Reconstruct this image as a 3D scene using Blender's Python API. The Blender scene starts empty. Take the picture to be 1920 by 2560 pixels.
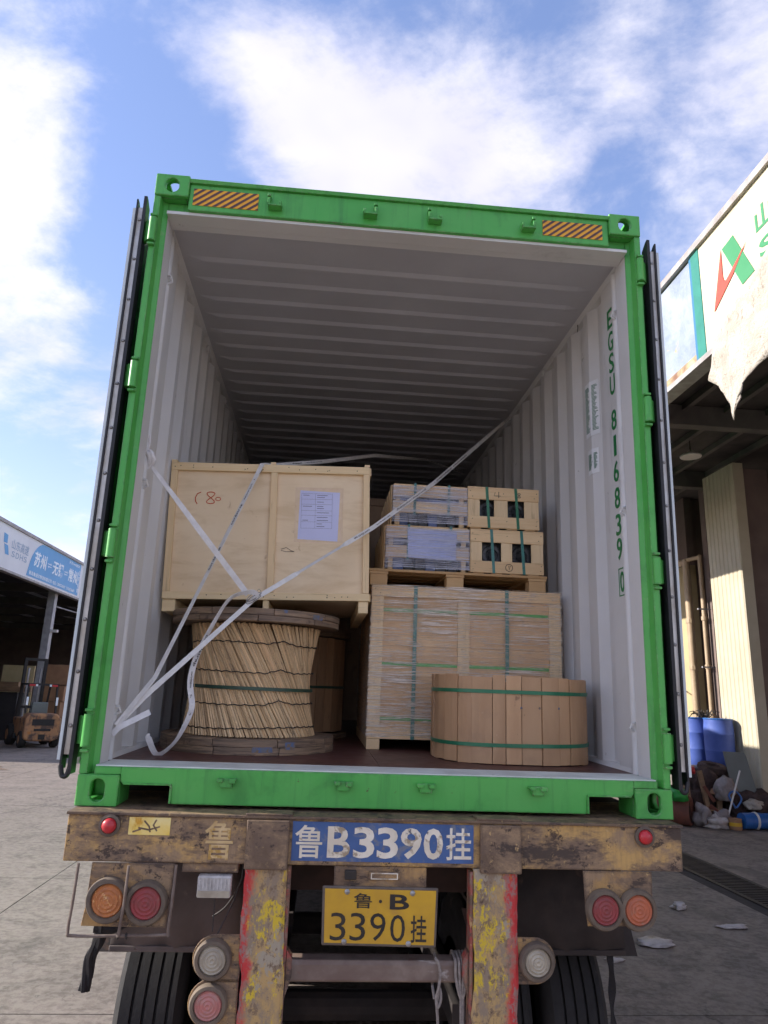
import bpy, bmesh, math, random
from mathutils import Matrix, Vector, noise as mnoise

random.seed(11)
R = math.radians
scene = bpy.context.scene
COL = scene.collection

# ------------------------------------------------------------------ camera
# truck frame: x right, y into the container, z up, origin at the middle of the
# container's rear bottom edge.  The trailer stands 1.55 m above the yard, nose 1 degree up.
BED = 1.55
T = Matrix.Translation((0, 0, BED)) @ Matrix.Rotation(R(1.0), 4, 'X')
cam_d = bpy.data.cameras.new('camera')
cam = bpy.data.objects.new('camera', cam_d)
COL.objects.link(cam)
cr = Vector((0.99563, -0.08608, 0.03619)); cu = Vector((-0.05552, -0.23399, 0.97065)); cf = Vector((0.07508, 0.96842, 0.23775))
cm = Matrix.Identity(4)
for i in range(3):
    cm[i][0] = cr[i]; cm[i][1] = cu[i]; cm[i][2] = -cf[i]
cm.translation = Vector((-0.27968, -3.0525, 0.5048))
cam.matrix_world = T @ cm
cam_d.sensor_fit = 'VERTICAL'
cam_d.sensor_height = 24.0
cam_d.lens = 1762.8 * 24.0 / 2560.0
cam_d.clip_start = 0.05
cam_d.clip_end = 5000
scene.camera = cam

# ------------------------------------------------------------------ world, sun, exposure
SUN_EL, SUN_AZ = 25.5, 6.0          # the sun stands over the left warehouse, a little ahead of the truck
world = bpy.data.worlds.new('World')
scene.world = world
world.use_nodes = True
wt = world.node_tree
wt.nodes.clear()

def wn(t, **kw):
    n = wt.nodes.new(t)
    for k, v in kw.items():
        setattr(n, k, v)
    return n

def wmath(op, a, b=None, clamp=False):
    n = wn('ShaderNodeMath', operation=op, use_clamp=clamp)
    for i, s in enumerate((a, b)):
        if s is None:
            continue
        if isinstance(s, (int, float)):
            n.inputs[i].default_value = s
        else:
            wt.links.new(s, n.inputs[i])
    return n.outputs[0]

sky = wn('ShaderNodeTexSky', sky_type='NISHITA', sun_disc=False, sun_elevation=R(SUN_EL), sun_rotation=R(360 - (90 - SUN_AZ)),
         air_density=1.0, dust_density=0.15, ozone_density=3.0)
tc = wn('ShaderNodeTexCoord')
sep = wn('ShaderNodeSeparateXYZ')
wt.links.new(tc.outputs['Generated'], sep.inputs[0])
den = wmath('ADD', wmath('MAXIMUM', sep.outputs[2], 0.0), 0.30)
com = wn('ShaderNodeCombineXYZ')
wt.links.new(wmath('DIVIDE', sep.outputs[0], den), com.inputs[0])
wt.links.new(wmath('DIVIDE', sep.outputs[1], den), com.inputs[1])
com.inputs[2].default_value = 3.7

def wnoise(scale, detail, rough, dist, off=0.0):
    mp = wn('ShaderNodeMapping')
    mp.inputs['Location'].default_value = (off, off * 0.7, 0)
    mp.inputs['Rotation'].default_value = (0, 0, R(35))
    mp.inputs['Scale'].default_value = (1.0, 1.15, 1.0)
    wt.links.new(com.outputs[0], mp.inputs[0])
    n = wn('ShaderNodeTexNoise')
    n.inputs['Scale'].default_value = scale
    n.inputs['Detail'].default_value = detail
    n.inputs['Roughness'].default_value = rough
    n.inputs['Distortion'].default_value = dist
    wt.links.new(mp.outputs[0], n.inputs['Vector'])
    return n.outputs[0]

dens = wmath('MULTIPLY', wnoise(2.1, 8, 0.62, 0.25, 2.2), 1.15)
dens = wmath('ADD', dens, wmath('MULTIPLY', wnoise(5.5, 8, 0.62, 0.2, 5.1), 1.0))
# cloud banks (direction, sharpness, weight)
for d, k, w in (((-0.42, 0.68, 0.60), 80, 0.16), ((-0.42, 0.78, 0.46), 90, 0.22), ((-0.06, 0.72, 0.69), 120, 0.20),
                ((0.16, 0.71, 0.69), 160, 0.24), ((0.04, 0.77, 0.63), 220, 0.30), ((0.42, 0.60, 0.68), 40, 0.15),
                ((-0.26, 0.80, 0.53), 130, -0.30), ((0.215, 0.63, 0.75), 500, -0.22), ((-0.18, 0.76, 0.62), 200, -0.22),
                ((0.36, 0.74, 0.56), 180, -0.20), ((-0.25, 0.69, 0.68), 260, -0.18), ((0.0, 0.63, 0.78), 200, -0.08)):
    v = Vector(d).normalized()
    dp = wn('ShaderNodeVectorMath', operation='DOT_PRODUCT')
    wt.links.new(tc.outputs['Generated'], dp.inputs[0])
    dp.inputs[1].default_value = v
    g = wmath('POWER', wmath('MAXIMUM', dp.outputs['Value'], 0.0), k)
    dens = wmath('ADD', dens, wmath('MULTIPLY', g, w))
mr = wn('ShaderNodeMapRange', interpolation_type='SMOOTHSTEP')
wt.links.new(dens, mr.inputs[0])
mr.inputs[1].default_value = 0.90
mr.inputs[2].default_value = 1.40
cov = mr.outputs[0]
cramp = wn('ShaderNodeValToRGB')
wt.links.new(wnoise(1.9, 4, 0.6, 0.0, 9.0), cramp.inputs[0])
cramp.color_ramp.elements[0].position = 0.32
cramp.color_ramp.elements[0].color = (2.0, 1.96, 2.4, 1)
cramp.color_ramp.elements[1].position = 0.62
cramp.color_ramp.elements[1].color = (2.85, 2.77, 2.98, 1)
gam = wn('ShaderNodeGamma')
gam.inputs[1].default_value = 0.72
wt.links.new(sky.outputs[0], gam.inputs[0])
hsv = wn('ShaderNodeHueSaturation')
hsv.inputs['Saturation'].default_value = 1.2
hsv.inputs['Value'].default_value = 0.93
wt.links.new(gam.outputs[0], hsv.inputs['Color'])
tint = wn('ShaderNodeMix', data_type='RGBA', blend_type='MULTIPLY')
tint.inputs[0].default_value = 1.0
tint.inputs[7].default_value = (1.26, 0.97, 1.04, 1)
wt.links.new(hsv.outputs[0], tint.inputs[6])
wm = wn('ShaderNodeMix', data_type='RGBA')
wt.links.new(wmath('MULTIPLY', cov, 0.93), wm.inputs[0])
wt.links.new(tint.outputs[2], wm.inputs[6])
wt.links.new(cramp.outputs[0], wm.inputs[7])
bg = wn('ShaderNodeBackground')
bg.inputs[1].default_value = 0.1
wt.links.new(wm.outputs[2], bg.inputs[0])
world.cycles.sampling_method = 'MANUAL'
world.cycles.sample_map_resolution = 512
wo = wn('ShaderNodeOutputWorld')
wt.links.new(bg.outputs[0], wo.inputs[0])

sun_d = bpy.data.lights.new('sun', 'SUN')
sun_d.energy = 2.0
sun_d.angle = R(0.6)
sun_d.color = (1.0, 0.95, 0.88)
sun = bpy.data.objects.new('sun', sun_d)
COL.objects.link(sun)
sdir = Vector((-math.cos(R(SUN_AZ)) * math.cos(R(SUN_EL)), math.sin(R(SUN_AZ)) * math.cos(R(SUN_EL)), math.sin(R(SUN_EL))))
sun.rotation_euler = sdir.to_track_quat('Z', 'Y').to_euler()
sun.location = sdir * 60

scene.view_settings.view_transform = 'Standard'
scene.view_settings.look = 'None'
scene.view_settings.gamma = 1.0
scene.view_settings.use_curve_mapping = False
scene.view_settings.exposure = 2.15
scene.cycles.max_bounces = 6
scene.cycles.diffuse_bounces = 4
scene.cycles.adaptive_threshold = 0.03
scene.cycles.transparent_max_bounces = 16
scene.cycles.use_denoising = True

# ------------------------------------------------------------------ materials
def C(r, g, b):
    f = lambda c: (c / 12.92 if c <= 0.04045 else ((c + 0.055) / 1.055) ** 2.4)
    return (f(r / 255.0), f(g / 255.0), f(b / 255.0), 1.0)

class G:
    def __init__(s, name):
        s.m = bpy.data.materials.new(name); s.m.use_nodes = True
        s.nt = s.m.node_tree
        s.b = s.nt.nodes['Principled BSDF']
        s.out = s.nt.nodes['Material Output']
        t = s.nt.nodes.new('ShaderNodeTexCoord')
        s.co = t.outputs['Object']
        s.gen = t.outputs['Generated']
        s._r = None
    def new(s, t, **kw):
        n = s.nt.nodes.new(t)
        for k, v in kw.items(): setattr(n, k, v)
        return n
    def set(s, sock, v):
        if hasattr(v, 'links') or isinstance(v, bpy.types.NodeSocket): s.nt.links.new(v, sock)
        else: sock.default_value = v
    def rnd(s):
        if s._r is None: s._r = s.new('ShaderNodeObjectInfo').outputs['Random']
        return s._r
    def vec(s, stretch=(1, 1, 1), off=(0, 0, 0), rot=(0, 0, 0), rnd=False):
        m = s.new('ShaderNodeMapping')
        m.inputs['Scale'].default_value = stretch
        m.inputs['Location'].default_value = off
        m.inputs['Rotation'].default_value = rot
        src = s.co
        if rnd:
            a = s.new('ShaderNodeVectorMath', operation='ADD')
            mu = s.math('MULTIPLY', s.rnd(), 37.0)
            s.set(a.inputs[0], src); s.set(a.inputs[1], mu)
            src = a.outputs[0]
        s.set(m.inputs[0], src)
        return m.outputs[0]
    def noise(s, scale, detail=6, rough=0.6, dist=0.0, v=None):
        n = s.new('ShaderNodeTexNoise')
        n.inputs['Scale'].default_value = scale; n.inputs['Detail'].default_value = detail
        n.inputs['Roughness'].default_value = rough; n.inputs['Distortion'].default_value = dist
        s.set(n.inputs['Vector'], v if v is not None else s.co)
        return n.outputs[0]
    def math(s, op, a, b=0.0, clamp=False):
        n = s.new('ShaderNodeMath', operation=op, use_clamp=clamp)
        s.set(n.inputs[0], a); s.set(n.inputs[1], b)
        return n.outputs[0]
    def step(s, v, lo, hi):
        n = s.new('ShaderNodeMapRange', interpolation_type='SMOOTHSTEP')
        s.set(n.inputs[0], v); n.inputs[1].default_value = lo; n.inputs[2].default_value = hi
        return n.outputs[0]
    def mix(s, f, a, b, blend='MIX'):
        n = s.new('ShaderNodeMix', data_type='RGBA', blend_type=blend)
        s.set(n.inputs[0], f); s.set(n.inputs[6], a); s.set(n.inputs[7], b)
        return n.outputs[2]
    def xyz(s):
        n = s.new('ShaderNodeSeparateXYZ'); s.set(n.inputs[0], s.co); return n.outputs
    def bump(s, h, strength=0.3, dist=0.01):
        n = s.new('ShaderNodeBump')
        n.inputs['Strength'].default_value = strength; n.inputs['Distance'].default_value = dist
        s.set(n.inputs['Height'], h); s.set(s.b.inputs['Normal'], n.outputs[0])

def edge_mask(g, radius, n):
    bv = g.new('ShaderNodeBevel', samples=4)
    bv.inputs['Radius'].default_value = radius
    ge = g.new('ShaderNodeNewGeometry')
    dp = g.new('ShaderNodeVectorMath', operation='DOT_PRODUCT')
    g.set(dp.inputs[0], bv.outputs[0]); g.set(dp.inputs[1], ge.outputs['Normal'])
    e = g.step(dp.outputs['Value'], 0.985, 0.86)
    return g.math('MULTIPLY', e, n)

MATS = {}
def pm(name, base, var=None, vscale=3.0, rough=0.6, rvar=0.12, bump=0.0, bscale=40.0, bdist=0.004, metal=0.0, layers=(), rand=0.0,
       stretch=(1, 1, 1), spec=0.5, coat=0.0, edge=None):
    g = G(name)
    col = base
    rn = rand > 0
    if var is not None:
        col = g.mix(g.step(g.noise(vscale, 6, 0.6, 0.3, g.vec(stretch, rnd=rn)), 0.3, 0.7), base, var)
    for i, L in enumerate(layers):
        lc, sc, lo, hi = L[:4]
        st = L[4] if len(L) > 4 else (1, 1, 1)
        am = L[5] if len(L) > 5 else 1.0
        f = g.step(g.noise(sc, 6, 0.65, 0.4, g.vec(st, off=(i * 3.1 + 1, i * 1.7, i * 2.3), rnd=rn)), lo, hi)
        if am < 1: f = g.math('MULTIPLY', f, am)
        col = g.mix(f, col, lc)
    if edge is not None:
        for (ec, er, elo, ehi) in edge:
            col = g.mix(edge_mask(g, er, g.step(g.noise(30, 6, 0.7, 0.2, g.vec((1, 1, 1), off=(er * 100, 3, 1))), elo, ehi)), col, ec)
    if rand > 0:
        h = g.new('ShaderNodeHueSaturation')
        g.set(h.inputs['Value'], g.math('ADD', g.math('MULTIPLY', g.rnd(), rand), 1.0 - rand / 2))
        g.set(h.inputs['Color'], col)
        col = h.outputs[0]
    g.set(g.b.inputs['Base Color'], col)
    rr = g.math('ADD', g.math('MULTIPLY', g.noise(vscale * 4, 5, 0.6, 0), rvar * 2), rough - rvar)
    g.set(g.b.inputs['Roughness'], rr)
    g.b.inputs['Metallic'].default_value = metal
    g.b.inputs['Specular IOR Level'].default_value = spec
    g.b.inputs['Coat Weight'].default_value = coat
    if bump > 0:
        g.bump(g.noise(bscale, 5, 0.6, 0, g.vec(stretch, rnd=rn)), bump, bdist)
    MATS[name] = g.m
    return g.m

GREEN = pm('green_paint', C(74, 168, 72), C(86, 172, 80), 3.0, rough=0.45, bump=0.2, bscale=60, bdist=0.003,
           layers=[(C(50, 124, 54), 4, 0.52, 0.75, (1, 1, 1), 0.6), (C(126, 168, 104), 14, 0.64, 0.72, (0.3, 1, 1), 0.45), (C(110, 116, 84), 9, 0.66, 0.8, (1, 1, 0.4), 0.5), (C(88, 60, 42), 26, 0.70, 0.73), (C(54, 120, 58), 26, 0.50, 0.72, (1, 1, 0.06), 0.5)],
           edge=[(C(58, 112, 56), 0.014, 0.35, 0.6), (C(150, 160, 130), 0.006, 0.52, 0.58), (C(86, 58, 42), 0.008, 0.60, 0.64)])
GREEN_OUT = pm('green_side', C(38, 140, 56), C(46, 150, 62), 1.0, rough=0.5)
GREY = pm('grey_interior_paint', C(216, 215, 212), C(206, 205, 201), 1.3, rough=0.5, bump=0.05, bscale=60,
          layers=[(C(150, 146, 140), 5, 0.56, 0.8, (1, 1, 0.3), 0.55), (C(112, 102, 94), 30, 0.68, 0.73, (1, 0.5, 0.4), 0.6), (C(120, 84, 62), 16, 0.74, 0.77, (1, 1, 0.5), 0.7)])
ROOFGREY = pm('grey_roof_paint', C(186, 186, 189), C(175, 175, 178), 1.2, rough=0.55,
              layers=[(C(140, 134, 128), 5, 0.68, 0.8, (0.3, 1, 1), 0.5)])
SILL = pm('sill_paint', C(214, 218, 212), C(190, 194, 188), 6, rough=0.5,
          layers=[(C(96, 70, 52), 16, 0.66, 0.74), (C(60, 150, 70), 20, 0.70, 0.74)])
FLOOR = pm('floor_plywood', C(92, 56, 50), C(74, 44, 40), 4, rough=0.45, bump=0.15, bscale=30, rand=0.1,
           layers=[(C(140, 110, 96), 18, 0.70, 0.76), (C(52, 34, 32), 6, 0.6, 0.8)])
RUBBER = pm('black_rubber', C(22, 22, 25), C(32, 31, 34), 20, rough=0.5, bump=0.1)
STRIP = pm('gasket_strip', C(214, 212, 206), C(180, 172, 158), 6, rough=0.35, metal=0.3,
           layers=[(C(120, 100, 80), 10, 0.66, 0.8)])
DOORGREY = pm('door_edge_paint', C(206, 214, 214), C(190, 198, 198), 3, rough=0.5)
STEEL = pm('zinc_steel', C(170, 168, 165), C(130, 126, 122), 20, rough=0.4, metal=0.7)
HAZY = pm('sticker_yellow', C(240, 176, 40), C(226, 156, 36), 9, rough=0.45)
HAZB = pm('sticker_dark', C(96, 66, 60), C(80, 56, 54), 9, rough=0.5)
WALLTEXT = pm('green_lettering', C(24, 120, 62), C(32, 128, 66), 9, rough=0.5)
LABEL = pm('label_white', C(236, 238, 238), C(222, 224, 224), 9, rough=0.4)
INKGREEN = pm('ink_green', C(90, 130, 108), rough=0.6)
INK = pm('ink_black', C(34, 34, 36), rough=0.6)
INKGREY = pm('ink_grey', C(110, 112, 130), rough=0.6)
REDINK = pm('red_crayon', C(196, 84, 50), rough=0.7)

def rust_paint(name, base, streak=0.0, extra=()):
    g = G(name)
    n1 = g.noise(7, 8, 0.72, 0.2)
    n2 = g.noise(30, 8, 0.75, 0.1, g.vec((1, 1, 0.8), off=(5, 1, 2)))
    n3 = g.noise(3.2, 9, 0.74, 0.2, g.vec((1.0, 1, 2.6), off=(3, 2, 7)))
    n4 = g.noise(50, 6, 0.7, 0, g.vec((1, 1, 0.10), off=(1, 4, 2)))
    n5 = g.noise(11, 9, 0.8, 0.1, g.vec((1, 1, 1.2), off=(7, 6, 1)))
    col = g.mix(g.step(n1, 0.42, 0.58), base, C(150, 124, 94))
    col = g.mix(g.math('MULTIPLY', g.step(n4, 0.45, 0.68), 0.35), col, C(110, 88, 68))
    col = g.mix(g.math('MULTIPLY', g.step(n3, 0.45, 0.56), 0.8), col, C(108, 88, 72))
    col = g.mix(g.math('MULTIPLY', g.step(n3, 0.555, 0.60), 0.9), col, C(62, 50, 44))
    col = g.mix(g.math('MULTIPLY', g.step(n5, 0.565, 0.59), 0.9), col, C(56, 42, 36))
    col = g.mix(g.math('MULTIPLY', g.step(n2, 0.60, 0.64), 0.8), col, C(196, 164, 110))
    for (lc, sc, lo, hi) in extra:
        col = g.mix(g.step(g.noise(sc, 10, 0.7, 0.4, g.vec((1, 1, 0.6), off=(sc, 2, 1))), lo, hi), col, lc)
    col = g.mix(edge_mask(g, 0.016, g.step(n1, 0.38, 0.56)), col, C(60, 46, 40))
    col = g.mix(edge_mask(g, 0.006, g.step(n5, 0.50, 0.56)), col, C(132, 112, 96))
    g.set(g.b.inputs['Base Color'], col)
    g.set(g.b.inputs['Roughness'], g.math('ADD', g.math('MULTIPLY', n2, 0.3), 0.5))
    g.bump(g.math('ADD', n2, n3), 0.5, 0.004)
    return g.m

BEAM = rust_paint('rusty_yellow_paint', C(192, 154, 92))
BEAMDARK = rust_paint('grimy_steel', C(100, 80, 62), extra=[(C(170, 134, 84), 9, 0.62, 0.66)])
LAMPPLATE = rust_paint('lamp_plate_paint', C(176, 138, 84), extra=[(C(112, 88, 66), 4, 0.5, 0.7)])

def post_paint(name, red_x, red_w, sgn):
    g = G(name)
    x = g.xyz()[0]
    nA = g.noise(9, 8, 0.76, 0.2, g.vec((1, 1, 0.6)))
    nB = g.noise(13, 9, 0.78, 0.2, g.vec((1, 1, 0.5), off=(4, 1, 8)))
    nC = g.noise(30, 8, 0.75, 0.1, g.vec((1, 1, 0.7), off=(9, 3, 1)))
    nD = g.noise(4.5, 9, 0.75, 0.2, g.vec((1, 1, 0.8), off=(2, 8, 3)))
    col = g.mix(g.step(nA, 0.44, 0.56), C(180, 148, 96), C(140, 122, 102))
    col = g.mix(g.math('MULTIPLY', g.step(nB, 0.53, 0.55), g.step(nD, 0.46, 0.52)), col, C(206, 176, 46))
    col = g.mix(g.step(nD, 0.575, 0.60), col, C(160, 148, 128))
    col = g.mix(g.math('MULTIPLY', g.step(nC, 0.54, 0.58), 0.85), col, C(120, 98, 76))
    col = g.mix(g.step(nC, 0.63, 0.66), col, C(70, 52, 42))
    m = g.math('MULTIPLY', g.math('SUBTRACT', x, red_x), sgn)
    edge = g.step(g.math('ADD', m, g.math('MULTIPLY', g.math('SUBTRACT', nA, 0.5), red_w * 4.0)), red_w * 0.5, -red_w * 0.2)
    col = g.mix(edge, col, C(188, 50, 50))
    col = g.mix(g.math('MULTIPLY', edge, g.step(nC, 0.5, 0.56)), col, C(150, 112, 104))
    g.set(g.b.inputs['Base Color'], col)
    g.b.inputs['Roughness'].default_value = 0.62
    g.bump(g.math('ADD', nB, nC), 0.6, 0.005)
    return g.m
POSTL = post_paint('peeling_post_paint_a', -0.505, 0.055, 1.0)
POSTR = post_paint('peeling_post_paint_b', 0.495, 0.055, -1.0)
REDPAINT = rust_paint('worn_red_paint', C(176, 52, 52), extra=[(C(140, 110, 96), 12, 0.5, 0.56)])

BLUEPLATE = pm('blue_plate_paint', C(68, 98, 148), C(58, 84, 130), 5, rough=0.6,
               layers=[(C(110, 116, 130), 14, 0.54, 0.66), (C(128, 116, 100), 7, 0.62, 0.72), (C(140, 110, 70), 26, 0.66, 0.70), (C(60, 56, 60), 9, 0.68, 0.75)])
WORNWHITE = pm('worn_white_lettering', C(232, 224, 206), C(210, 198, 176), 8, rough=0.6,
               layers=[(C(160, 142, 116), 16, 0.55, 0.64), (C(92, 92, 100), 26, 0.64, 0.68)])
GHOST = pm('faded_stencil', C(212, 186, 140), C(190, 160, 108), 14, rough=0.7, layers=[(C(176, 138, 70), 26, 0.48, 0.56), (C(90, 70, 50), 30, 0.68, 0.72)])
PLATEYEL = pm('number_plate_yellow', C(210, 164, 38), C(190, 146, 42), 5, rough=0.45,
              layers=[(C(176, 134, 60), 8, 0.55, 0.75), (C(130, 96, 50), 30, 0.74, 0.78)])
PLATEEDGE = pm('plate_frame', C(104, 92, 82), C(84, 74, 66), 12, rough=0.6)
BLACKPAINT = pm('black_plate_paint', C(34, 30, 28), C(52, 44, 36), 14, rough=0.6)
CHASSIS = pm('dirty_chassis', C(60, 50, 46), C(40, 34, 32), 5, rough=0.85, layers=[(C(96, 72, 58), 7, 0.6, 0.75)])
CHASSISBRN = pm('rusty_chassis', C(82, 58, 48), C(60, 46, 40), 5, rough=0.85)
CROSSBAR = pm('scuffed_bar', C(140, 124, 112), C(108, 88, 78), 6, rough=0.6, layers=[(C(176, 168, 160), 14, 0.62, 0.72, (0.3, 1, 1)), (C(120, 72, 60), 8, 0.62, 0.7)], bump=0.2)
MUD = pm('mud_panel', C(104, 94, 90), C(84, 76, 72), 4, rough=0.85, layers=[(C(120, 108, 98), 9, 0.62, 0.8)])
TYRE = pm('tyre_rubber', C(28, 26, 26), C(38, 35, 34), 8, rough=0.85, bump=0.3, bscale=80, layers=[(C(84, 74, 66), 12, 0.64, 0.8)])
RIM = pm('wheel_rim', C(120, 112, 104), C(90, 80, 72), 9, rough=0.6, metal=0.2)
LAMPRING = pm('lamp_ring', C(88, 76, 66), C(112, 98, 82), 14, rough=0.8)
RED_L = pm('red_lens', C(190, 38, 48), C(166, 44, 50), 14, rough=0.38, coat=0.2)
REDD_L = pm('dusty_red_lens', C(150, 58, 60), C(128, 66, 62), 18, rough=0.6, layers=[(C(140, 112, 96), 20, 0.52, 0.7, (1, 1, 1), 0.6)])
AMB_L = pm('amber_lens', C(190, 118, 62), C(160, 96, 56), 40, rough=0.55, bump=0.3, bscale=60, layers=[(C(216, 170, 110), 70, 0.58, 0.66), (C(140, 112, 90), 16, 0.54, 0.7, (1, 1, 1), 0.6)])
AMBR_L = pm('orange_lens', C(190, 104, 70), C(164, 92, 64), 14, rough=0.55, layers=[(C(150, 118, 98), 18, 0.54, 0.7, (1, 1, 1), 0.6)])
WHT_L = pm('dusty_clear_lens', C(176, 166, 146), C(150, 138, 120), 16, rough=0.5)
PNK_L = pm('faded_red_lens', C(184, 110, 104), C(170, 130, 118), 18, rough=0.45)
CLEAR = pm('clear_lens', C(190, 186, 182), C(160, 156, 152), 30, rough=0.25)
REFL = pm('reflective_sticker', C(232, 196, 84), C(240, 220, 150), 10, rough=0.4, layers=[(C(84, 70, 40), 20, 0.62, 0.68), (C(204, 150, 40), 8, 0.55, 0.65)])
ROPE = pm('grey_rope', C(150, 140, 132), C(118, 108, 102), 60, rough=0.9, bump=0.4, bscale=200)
WIRE = pm('dark_wire', C(46, 42, 40), rough=0.7)
ROD = pm('rusty_rod', C(122, 108, 98), C(96, 80, 70), 20, rough=0.7)
RAG = pm('black_rag', C(26, 24, 26), C(38, 34, 34), 30, rough=0.95)

def wood(name, a, b, st, knots=C(120, 80, 45), rand=0.16, rough=0.62, ks=7, klo=0.70, grey=None):
    dk = tuple(c * 0.62 for c in b[:3]) + (1,)
    L = [(b, 5, 0.45, 0.70, st, 0.8), (dk, 11, 0.56, 0.68, tuple(q * 1.6 for q in st), 0.55), (knots, ks, klo, klo + 0.05, (1, 1, 1), 0.7)]
    if grey: L.append(grey)
    return pm(name, a, b, 2.0, rough=rough, stretch=st, bump=0.12, bscale=14, bdist=0.003, layers=L, rand=rand)
PLY = pm('plywood', C(236, 214, 178), C(228, 202, 162), 2.0, rough=0.6, stretch=(1, 1, 0.5), bump=0.1, bscale=14, bdist=0.003, layers=[(C(208, 178, 134), 4, 0.45, 0.7, (0.6, 1, 2.5), 0.6), (C(176, 140, 100), 9, 0.66, 0.74, (1, 1, 0.7), 0.5), (C(150, 118, 88), 16, 0.70, 0.74, (1, 1, 1), 0.4)])
PINEX = wood('pine_batten', C(238, 214, 168), C(224, 196, 148), (0.25, 4, 4), rand=0.10)
PINEZ = wood('pine_batten_upright', C(236, 210, 166), C(222, 192, 146), (4, 4, 0.25), rand=0.10)
OLDX = wood('weathered_wood', C(150, 124, 97), C(106, 88, 72), (0.6, 0.6, 9), knots=C(66, 52, 42), rand=0.16, klo=0.60,
            grey=(C(92, 76, 62), 8, 0.50, 0.58, (0.5, 0.5, 10), 0.9))
STICKM = wood('cane_stick', C(226, 196, 152), C(200, 166, 122), (3, 3, 0.3), knots=C(110, 84, 58), rand=0.48, klo=0.64, grey=(C(150, 126, 98), 3, 0.55, 0.66, (1, 1, 1), 0.7))
STAVE = pm('veneer_stave', C(194, 155, 115), C(174, 135, 97), 2.0, rough=0.62, stretch=(3, 3, 0.6), bump=0.25, bscale=16, bdist=0.003, rand=0.30,
           layers=[(C(188, 150, 112), 5, 0.5, 0.66, (3, 3, 0.5), 0.45), (C(160, 126, 96), 2.5, 0.52, 0.7, (1, 1, 1.5), 0.45), (C(112, 82, 60), 10, 0.66, 0.70, (1.5, 1.5, 1), 0.7), (C(226, 200, 164), 9, 0.68, 0.72, (2, 2, 1.2), 0.6)])
STAVED = wood('dark_stave', C(184, 146, 108), C(156, 120, 88), (2.5, 2.5, 0.4), rand=0.2)
CRATEX = wood('crate_board', C(236, 208, 162), C(222, 188, 140), (0.25, 4, 4), rand=0.14)
WRAPWOOD = wood('wrapped_crate_panel', C(222, 186, 140), C(206, 166, 120), (0.4, 1, 3), rand=0.06)
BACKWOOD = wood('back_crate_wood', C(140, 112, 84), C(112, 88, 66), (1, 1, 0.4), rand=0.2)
PALLETW = wood('pallet_wood', C(206, 170, 120), C(184, 146, 98), (0.3, 4, 4), rand=0.14)
PAPER = pm('paper_sheet', C(206, 208, 236), C(196, 198, 228), 3, rough=0.7)
PAPERB = pm('paper_label', C(196, 204, 240), C(180, 190, 232), 3, rough=0.6)
TAPE = pm('clear_tape', C(224, 198, 164), C(216, 188, 150), 20, rough=0.3)
STRAPG = pm('green_strap', C(32, 104, 72), C(40, 116, 80), 10, rough=0.35)
STRAPD = pm('dark_green_strap', C(40, 66, 52), C(50, 78, 60), 10, rough=0.4)
STRAPB = pm('teal_strap', C(50, 112, 100), C(62, 124, 116), 12, rough=0.3)
STRAPL = pm('bright_green_strap', C(70, 164, 72), C(90, 176, 88), 12, rough=0.3)
WEB = pm('white_webbing', C(226, 224, 222), C(206, 202, 200), 24, rough=0.6, bump=0.15, bscale=300, bdist=0.001, layers=[(C(150, 140, 130), 12, 0.68, 0.8)])
WEBD = pm('printed_webbing', C(222, 218, 212), C(204, 200, 194), 24, rough=0.6, layers=[(C(160, 150, 140), 9, 0.62, 0.8, (1, 1, 1), 0.6)])
BLACKSTUFF = pm('black_parts', C(40, 40, 42), C(66, 68, 70), 12, rough=0.3)
BLUEFILM = pm('blue_wrap', C(70, 92, 150), C(120, 136, 180), 6, rough=0.25)
BLUEMARK = pm('blue_paint_mark', C(84, 104, 140), C(110, 108, 110), 30, rough=0.85, layers=[(C(122, 104, 86), 40, 0.48, 0.56)])

def film(name, st, rot, lo, hi, amt, tintc, haze=0.04):
    g = G(name)
    n = g.noise(9, 8, 0.7, 0.6, g.vec(st, rot=rot))
    n2 = g.noise(3, 4, 0.6, 0.3, g.vec((1, 1, 1), off=(3, 1, 5)))
    f = g.math('MULTIPLY', g.math('MULTIPLY', g.step(n, lo, hi), g.step(n2, 0.28, 0.60)), amt)
    f = g.math('ADD', f, haze)
    tr = g.new('ShaderNodeBsdfTransparent')
    g.set(g.b.inputs['Base Color'], tintc)
    g.b.inputs['Roughness'].default_value = 0.22
    g.bump(n, 1.0, 0.012)
    ms = g.new('ShaderNodeMixShader')
    g.set(ms.inputs[0], f); g.set(ms.inputs[1], tr.outputs[0]); g.set(ms.inputs[2], g.b.outputs[0])
    g.set(g.out.inputs['Surface'], ms.outputs[0])
    return g.m
FILM = film('stretch_film', (0.45, 1, 15), (0, R(-9), 0), 0.45, 0.60, 0.85, C(244, 232, 216), 0.09)
FILMW = film('stretch_film_dense', (0.4, 1, 24), (0, R(-3), 0), 0.43, 0.60, 0.75, C(228, 230, 242), 0.14)

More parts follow.
